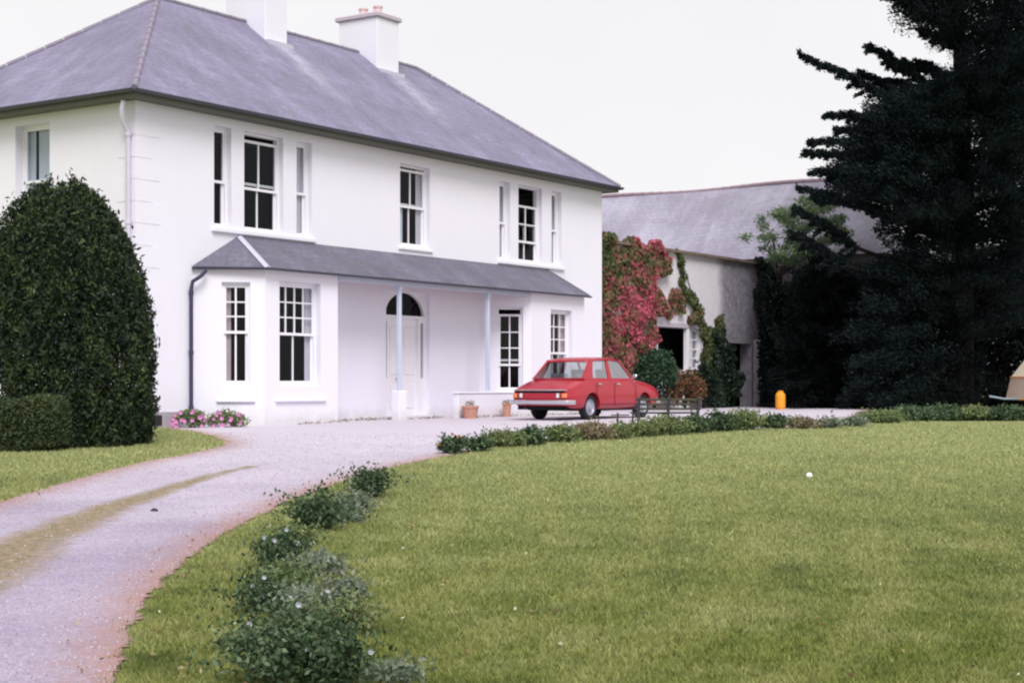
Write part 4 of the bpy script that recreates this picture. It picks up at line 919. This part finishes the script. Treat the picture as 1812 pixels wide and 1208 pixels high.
# ------------------------------------------------------------------ CAR
q = NT('red_car_paint'); q.col(q.mix(q.noise(q.coord(), 3, 3), (.35, .007, .024), (.41, .010, .031))); q.rough(.45, .4); q.b.inputs['Coat Weight'].default_value = .5; q.b.inputs['Coat Roughness'].default_value = .12; M['carred'] = q.m
M['chrome'] = plain('dull_chrome', (.62, .60, .66), .28, .5, .1, 6, .85)
M['tyre'] = plain('tyre_rubber', (.02, .02, .024), .8, .3)
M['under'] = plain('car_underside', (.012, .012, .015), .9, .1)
M['rim'] = plain('grey_wheel_paint', (.36, .36, .44), .4, .5, .15, 9, .3)
M['amber'] = plain('amber_lens', (.75, .25, .08), .2, .6); M['redlens'] = plain('red_lens', (.35, .03, .03), .2, .6); M['clearlens'] = plain('clear_lens', (.7, .7, .75), .15, .7)
M['seat'] = plain('grey_seat_vinyl', (.28, .27, .31), .6, .3)
car = empty('saloon_car', (.59, 35.5, float(ground(1.4, 36.5))+.005), math.radians(56)); tag(car, 'small red four door saloon car parked on the gravel before the right bay', 'car')
def car_body():
    import bmesh
    # stations: x, bottom z, top z, half width, top half width
    st = [(.06, .40, .66, .70, .66), (.10, .33, .70, .735, .68), (.30, .27, .76, .765, .70), (.62, .25, .86, .785, .70), (.90, .25, .925, .795, .705), (1.5, .24, .925, .80, .71), (2.2, .24, .925, .80, .71), (3.0, .25, .925, .795, .705), (3.25, .26, .905, .79, .70), (3.7, .27, .845, .78, .69), (4.05, .28, .775, .765, .675), (4.22, .32, .715, .745, .66), (4.27, .38, .66, .72, .65)]
    vs = []; n = None
    for (x, zb, zt, w, wt) in st:
        hm = zb+(zt-zb)*.55
        half = [(.0, zb), (w-.10, zb), (w-.025, zb+.05), (w-.004, zb+.14), (w, hm-.02), (w-.002, hm+.02), (w-.02, hm+(zt-hm)*.5), (wt+.035, zt-.03), (wt-.01, zt-.005), (wt*.5, zt+.008), (.0, zt+.012)]
        ring = half+[(-a, b) for a, b in half[-2:0:-1]]; n = len(ring); vs += [(x, a, b) for a, b in ring]
    fs = []
    for i in range(len(st)-1):
        for k in range(n): fs.append((i*n+k, i*n+(k+1) % n, (i+1)*n+(k+1) % n, (i+1)*n+k))
    fs += [tuple(range(n)), tuple((len(st)-1)*n+k for k in range(n))[::-1]]
    m = MB(); m.add(vs, fs); o = fixn(m.build('body', M['carred'], None))
    cuts = []
    for x in (1.05, 3.49):
        c = MB(); T = lambda p, x=x: Vector((x+p.x, p.z, .29+p.y)); c.lathe([(.0001, -1), (.335, -1), (.335, 1), (.0001, 1)], 32, T); cu = fixn(c.build('cut', M['under'])); cuts.append(cu)
        # keep the middle of the car solid
    for cu in cuts:
        md = o.modifiers.new('b', 'BOOLEAN'); md.object = cu; md.operation = 'DIFFERENCE'; md.solver = 'EXACT'
    dg = bpy.context.evaluated_depsgraph_get(); me = bpy.data.meshes.new_from_object(o.evaluated_get(dg))
    o.modifiers.clear(); o.data = me
    for cu in cuts: bpy.data.objects.remove(cu)
    me.shade_smooth(); me.set_sharp_from_angle(angle=math.radians(44)); o.parent = car
    return o
body = car_body()
m = MB(); m.box(.9, 3.9, -.55, .55, .20, .34); m.box(.35, .95, -.5, .5, .22, .3); m.box(.75, 3.8, -.56, .56, .3, .60); m.box(.13, .62, -.64, .64, .235, .345); m.build('underside', M['under'], car)  # last box: shade below the rear bumper, put in as a black block
m = MB(); m.box(.95, 3.0, -.66, .66, .925, .942); m.build('parcel_shelf', M['seat'], car)
# greenhouse
def gl(x, s): return x
yb, yt = .70, .575
RB = dict(r0=(.80, .945), r1=(1.30, 1.365), f1=(2.56, 1.375), f0=(3.10, .935))
m = MB()                                                          # roof shell
rings = []
for x, z, wd in ((1.24, 1.345, .545), (1.34, 1.385, .57), (1.65, 1.420, .585), (2.05, 1.430, .585), (2.40, 1.412, .58), (2.62, 1.375, .56)):
    rings.append([(x, -wd-.02, z-.055), (x, -wd, z-.02), (x, -wd*.85, z), (x, -wd*.4, z+.012), (x, 0, z+.015), (x, wd*.4, z+.012), (x, wd*.85, z), (x, wd, z-.02), (x, wd+.02, z-.055), (x, wd*.8, z-.045), (x, 0, z-.03), (x, -wd*.8, z-.045)])
n = 12; m.add([p for r_ in rings for p in r_], [(i*n+k, i*n+(k+1) % n, (i+1)*n+(k+1) % n, (i+1)*n+k) for i in range(len(rings)-1) for k in range(n)]+[tuple(range(n)), tuple((len(rings)-1)*n+k for k in range(n))])
fixn(m.build('roof', M['carred'], car, True))
def pillar(m, s, x0, x1, z0, x2, x3, z1, t=.04):
    """slab in the leaning side plane from (x0..x1, z0) up to (x2..x3, z1)"""
    def Y(z): return s*(yb+(yt-yb)*(z-.92)/(1.38-.92))
    P = [(x0, z0), (x1, z0), (x3, z1), (x2, z1)]; vs = [(x, Y(z), z) for x, z in P]+[(x, Y(z)-s*t, z) for x, z in P]
    m.add(vs, [(0, 1, 2, 3), (7, 6, 5, 4), (0, 4, 5, 1), (1, 5, 6, 2), (2, 6, 7, 3), (3, 7, 4, 0)])
for s in (-1, 1):
    m = MB(); pillar(m, s, .80, 1.20, .92, 1.27, 1.40, 1.375); pillar(m, s, 1.92, 2.08, .92, 1.97, 2.07, 1.395); pillar(m, s, 3.02, 3.10, .92, 2.55, 2.62, 1.375)
    pillar(m, s, 1.19, 1.92, .92, 1.19, 1.92, .95, .03); pillar(m, s, 2.08, 3.02, .92, 2.08, 3.0, .95, .03); fixn(m.build('window_pillar', M['carred'], car))
    m = MB()
    for a, b, c, d in ((1.20, 1.92, 1.39, 1.97), (2.08, 3.03, 2.07, 2.56)):
        def Y(z): return s*(yb+(yt-yb)*(z-.92)/(1.38-.92)-.018)
        m.add([(a, Y(.95), .95), (b, Y(.95), .95), (d, Y(1.375), 1.375), (c, Y(1.375), 1.375)], [(0, 1, 2, 3)])
    m.build('side_window', M['carglass'], car)
    m = MB()                                                      # door shuts
    for x in (1.22, 2.03, 3.02): m.box(x-.004, x+.004, s*.802-.003, s*.802+.003, .30, .86)
    m.box(1.24, 3.0, s*.803-.003, s*.803+.003, .345, .353); m.build('door_gap', M['under'], car)
    m = MB(); m.box(1.28, 1.42, s*.795-.018, s*.795+.018, .80, .83); m.box(2.12, 2.26, s*.795-.018, s*.795+.018, .80, .83); m.build('door_handle', M['chrome'], car)
    m = MB(); m.tube([(2.86, s*.74, .90), (2.85, s*.86, .98)], .012, 6); T = lambda p, s=s: Vector((2.84+p.z*.5, s*.87+p.x, 1.00+p.y)); m.lathe([(.0001, -.05), (.05, -.05), (.065, -.02), (.05, .05), (.0001, .07)], 12, T, 1, .75); m.build('wing_mirror', M['chrome'], car, True)
m = MB(); m.add([(.83, -.63, .95), (.83, .63, .95), (1.27, .52, 1.355), (1.27, -.52, 1.355)], [(0, 1, 2, 3)]); m.build('rear_window', M['carglass'], car)
m = MB(); m.add([(3.09, -.63, .94), (3.09, .63, .94), (2.60, .52, 1.37), (2.60, -.52, 1.37)], [(0, 3, 2, 1)]); m.build('windscreen', M['carglass'], car)
m = MB(); m.box(.80, .84, -.68, .68, .925, .952); m.tube([(.82, -.655, .945), (1.27, -.54, 1.36)], .014, 6); m.tube([(.82, .655, .945), (1.27, .54, 1.36)], .014, 6); m.build('window_seal', M['carred'], car)
for sx in (1.45, 2.35):
    for sy in (-.34, .34):
        m = MB(); T = lambda p, sx=sx, sy=sy: Vector((sx-(p.z-.93)*.25+p.x, sy+p.y, p.z)); m.bbox(-.06, .06, -.22, .22, .93, 1.16 if sx > 2 else 1.06, .03, T); m.build('seat', M['seat'], car)
for sx, sy in ((1.05, -.655), (1.05, .655), (3.49, -.655), (3.49, .655)):
    s = 1 if sy > 0 else -1
    T = lambda p: Vector((sx+p.x, sy+s*p.z, .29+p.y))
    m = MB(); m.lathe([(.185, .07), (.20, .08), (.255, .085), (.282, .065), (.29, .03), (.29, -.04), (.28, -.075), (.2, -.085), (.1, -.085), (.0001, -.085)], 32, T); wh = m.build('wheel', M['tyre'], car, True)
    m = MB(); m.lathe([(.19, .072), (.18, .055), (.15, .03), (.11, .045), (.075, .06), (.07, .085), (.03, .095), (.0001, .095)], 28, T); m.build('hubcap', M['rim'], wh, True)
m = MB(); m.bbox(.085, .10+.015, -.42, .42, .50, .60, .004); m.mi = 0; m.build('rear_panel', plain('rear_panel_red', (.36, .02, .03), .4, .4), car)  # even red panel between the tail lamps
m = MB(); m.box(.052, .09, -.66, .66, .615, .655); m.build('boot_trim', M['under'], car)
m = MB(); m.bbox(.03, .20, -.70, .70, .662, .692, .012); m.build('boot_lip', M['chrome'], car)
for s in (-1, 1):
    m = MB(); m.bbox(.035, .10, min(s*.44, s*.70), max(s*.44, s*.70), .50, .605, .01); li = m.build('tail_light', M['redlens'], car)
    m = MB(); m.bbox(.028, .10, min(s*.60, s*.712), max(s*.60, s*.712), .503, .602, .01); m.build('indicator', M['amber'], li)
    m = MB(); m.bbox(.028, .10, min(s*.45, s*.53), max(s*.45, s*.53), .503, .602, .01); m.build('reversing_light', M['clearlens'], li)
    m = MB(); m.bbox(4.22, 4.285, min(s*.40, s*.66), max(s*.40, s*.66), .50, .64, .02); m.build('headlight', M['clearlens'], car)
def bumper(x, sgn, name):
    m = MB(); pts = [(x+sgn*.28, .80), (x+sgn*.10, .795), (x+sgn*.02, .74), (x, .60), (x-sgn*.015, .0), (x, -.60), (x+sgn*.02, -.74), (x+sgn*.10, -.795), (x+sgn*.28, -.80)]
    vs = []; prof = [(-.0, -.05), (-.025, -.035), (-.035, 0), (-.025, .035), (0, .05), (.02, .03), (.02, -.03)]; n = 7
    for (a, b) in pts: vs += [(a+p*sgn, b*(1+.0*p), .405+z) for p, z in prof]
    m.add(vs, [(i*n+k, i*n+(k+1) % n, (i+1)*n+(k+1) % n, (i+1)*n+k) for i in range(len(pts)-1) for k in range(n)]+[tuple(range(n)), tuple((len(pts)-1)*n+k for k in range(n))]); return fixn(m.build(name, M['chrome'], car, True))
bumper(.0, 1, 'rear_bumper'); bumper(4.33, -1, 'front_bumper')
m = MB(); m.box(.07, .082, -.24, .24, .50, .60); m.build('number_plate', plain('red_backed_plate', (.45, .06, .07), .4, .4), car)
m = MB(); m.tube([(.02, .38, .27), (.6, .38, .27)], .022, 8); m.build('exhaust', M['iron'], car)

# ------------------------------------------------------------------ BENCH, CYLINDER, POTS, CARAVAN
bp = pt(1181, 740, 32.0); bench = empty('garden_bench', (bp.x, 32.0, float(ground(bp.x, 32.0))), math.radians(8)); tag(bench, 'low slatted garden bench with black ends between the red car and the lawn border', 'bench'); BS = 1.10
M['slat'] = plain('weathered_green_slats', (.06, .062, .04), .8, .2, .35, 7)
for z, y in ((.505, -.11), (.42, -.08), (.335, -.05)): m = MB(); m.bbox(-.62, .62, y-.0, y+.02, z-.022, z+.022, .006); m.build('back_slat', M['slat'], bench)
for y in (.04, .14, .24, .34): m = MB(); m.bbox(-.62, .62, y, y+.07, .245, .27, .006); m.build('seat_slat', M['slat'], bench)
for x in (-.56, 0, .56):
    m = MB(); m.tube([(x, -.15, .545), (x, -.05, .26), (x, -.13, -.04)], .03, 8); m.tube([(x, -.05, .235), (x, .42, .235)], .018, 8); m.tube([(x, .40, .235), (x, .42, .12), (x, .46, -.02)], .018, 8)
    if x: m.tube([(x, -.07, .38), (x, .2, .40), (x, .42, .37), (x, .42, .235)], .013, 8)
    m.build('bench_end', M['iron'], bench, True)
bench.scale = (BS, BS, BS)
sp_ = at(1093, 752); m = MB(); m.bbox(-.02, .02, -.02, .02, -.1, .26, .006); m.bbox(-.14, .24, -.012, .012, .20, .225, .004); st_ = m.build('garden_stake', M['slat']); st_.location = sp_; tag(st_, 'small low wooden stake left of the bench', 'stake')

cp = pt(1381, 719, 56.0); cyl = empty('gas_cylinder', (cp.x, 55.5, 0)); tag(cyl, 'upright yellow orange gas cylinder standing alone before the dark trees', 'gas cylinder')
cyl.location = (pt(1381, 719, 50.5).x, 50.5, float(ground(9, 50.5)))
YM = plain('yellow_orange_paint', (.80, .33, .025), .5, .4, .12, 8)
m = MB(); m.lathe([(.13, .0), (.14, 0), (.14, .04), (.155, .06), (.16, .09), (.16, .44), (.152, .49), (.12, .53), (.06, .555), (.0001, .56)], 24); m.build('tank', YM, cyl, True)
m = MB(); m.lathe([(.095, .53), (.095, .60), (.085, .60), (.085, .53)], 20); m.build('collar', YM, cyl, True)
m = MB(); m.lathe([(.022, .55), (.022, .60), (.03, .60), (.03, .62), (.0001, .625)], 10); m.build('valve', M['brass'], cyl, True)

def pot(t, d, prof, label, group, extra=None, sx=1):
    p = H(t, -d); p.z = float(ground(p.x, p.y)); e = empty('flower_pot', p); tag(e, label, 'flower pot', group)
    m = MB(); m.lathe(prof, 22, None, sx, 1); m.build('pot', M['terracotta'], e, True)
    m = MB(); m.lathe([(.0001, prof[2][1]-.05), (prof[2][0]-.02, prof[2][1]-.05)], 20, None, sx, 1); m.build('soil', M['bark'], e)
    return e
e = pot(9.28, 1.32, [(.0001, 0), (.15, 0), (.19, .26), (.205, .26), (.205, .31), (.18, .31), (.16, .2)], 'wide terracotta pot standing at the left end of the low white wall', None)
e = pot(10.85, 1.30, [(.0001, 0), (.085, 0), (.105, .30), (.12, .30), (.12, .35), (.10, .35), (.09, .2)], 'tall narrow terracotta pot in front of the low white wall, beside the car', None)
r = np.random.default_rng(8)
for o in [x for x in COL.objects if x.name.startswith('flower_pot')]:
    P = blob_points((o.location.x, o.location.y, o.location.z+.36), (.12, .12, .09), 160, .3, 8, .6); pl = plant('potted_plant', 'sparse little plant growing in the ' + ('wide' if o.name == 'flower_pot' else 'narrow') + ' terracotta pot', 'plant', tuple(o.location), leaf_mesh('foliage', P, r.random(len(P))*.03+.02, .5), M['border_dry'])

def caravan():
    Y = 47.0; g = float(ground(15.8, Y)); root = empty('caravan', (pt(1768, 700, Y).x+.80, Y, g)); tag(root, 'peach and cream touring caravan cut off by the right edge of the picture', 'caravan')
    PC_ = plain('cream_pink_panel', (.74, .56, .52), .5, .4, .06); OR = plain('orange_trim', (.72, .30, .12), .5, .4, .1); CR = plain('cream_panel', (.80, .70, .58), .5, .4, .05)
    prof = [(0, .34), (.16, 1.02), (.62, 1.60), (1.0, 2.05), (1.5, 2.22), (3.4, 2.22), (3.9, 2.0), (4.15, .95), (4.1, .34)]
    m = MB(); m.prism([(a, b) for a, b in [(.0, .34), (.16, 1.02), (4.14, 1.02), (4.1, .34), (1.0, .34), (.8, .5), (.45, .5), (.3, .34)]], 0, 1.95); m.build('lower_body', PC_, root)
    m = MB(); m.prism([(.163, 1.023), (.62, 1.60), (1.0, 2.05), (1.5, 2.22), (3.4, 2.22), (3.9, 2.0), (4.14, 1.023)], .01, 1.94); m.build('upper_body', CR, root)
    m = MB(); m.tube([(0, -.005, .34), (.16, -.005, 1.02), (.62, -.005, 1.60), (1.0, -.005, 2.05), (1.5, -.005, 2.22), (3.4, -.005, 2.22)], .022, 6); m.tube([(.0, -.01, .34), (.32, -.01, .34)], .02, 6); m.tube([(.16, -.008, 1.02), (4.1, -.008, 1.02)], .014, 6)
    m.tube([(.0, 0, .34), (.0, 1.95, .34)], .02, 6); m.tube([(.155, 0, 1.02), (.155, 1.95, 1.02)], .025, 6); m.build('trim', OR, root)
    m = MB(); m.box(1.3, 2.3, -.012, .012, 1.2, 1.85); m.build('side_window', M['glass'], root)
    m = MB(); m.tube([(.35, .5, .36), (-.35, .95, .36), (-.80, .975, .44)], .03, 8); m.tube([(.35, 1.45, .36), (-.35, 1.0, .36), (-.80, .975, .44)], .03, 8); m.build('drawbar', plain('pale_blue_steel', (.22, .30, .38), .5, .5), root, True)
    for y in (.03, 1.75):
        m = MB(); T = lambda p, y=y: Vector((.62+1.2+p.x, y+.09+p.z, .28+p.y)); m.lathe([(.0001, -.09), (.16, -.09), (.28, -.07), (.29, 0), (.28, .07), (.16, .09), (.0001, .09)], 24, T); m.build('wheel', M['tyre'], root, True)
    m = MB(); m.box(.35, 3.9, .2, 1.75, .26, .36); m.tube([(.55, .5, .3), (.55, .5, 0)], .03, 8); m.tube([(.62, .25, 0), (.62, .25, .3)], .05, 8); m.build('chassis', M['under'], root)
caravan()
# small things lying about
bpnt = at(1432, 847); m = MB(); T = lambda p: p; m.lathe([(.0001, 0), (.02, .003), (.036, .018), (.042, .04), (.036, .062), (.02, .077), (.0001, .08)], 16); b = m.build('ball', plain('white_ball', (.8, .82, .78), .5, .4, .03), None, True); b.location = bpnt; tag(b, 'small white ball lying on the lawn', 'ball')
for i, (x, y, s, lb) in enumerate(((273, 906, .045, 'dark little stone on the drive beside the grassy middle strip'), (1141, 1086, .055, 'dark fallen leaf on the near lawn'), (1041, 742, .075, 'white stone by the near rear wheel of the red car'))):
    p = at(x, y); r = random.Random(i); m = MB(); n = 9; vs = []
    hh = s*.9 if i != 1 else s*.25
    for a in range(3):
        for k in range(n): q_ = 2*PI*k/n; rr = s*(1, .85, .4)[a]*r.uniform(.75, 1.15); vs.append((rr*math.cos(q_), rr*math.sin(q_)*.7, (-.01, hh*.6, hh)[a]))
    vs.append((0, 0, hh*1.05)); m.add(vs, [(a*n+k, a*n+(k+1) % n, (a+1)*n+(k+1) % n, (a+1)*n+k) for a in range(2) for k in range(n)]+[(2*n+k, 2*n+(k+1) % n, 3*n) for k in range(n)])
    o = m.build('stone' if i != 1 else 'fallen_leaf', plain('pebble_%d' % i, (.7, .7, .72) if i == 2 else (.06, .045, .05), .8, .2), None, i == 2); o.location = p; tag(o, lb, 'stone' if i != 1 else 'leaf')
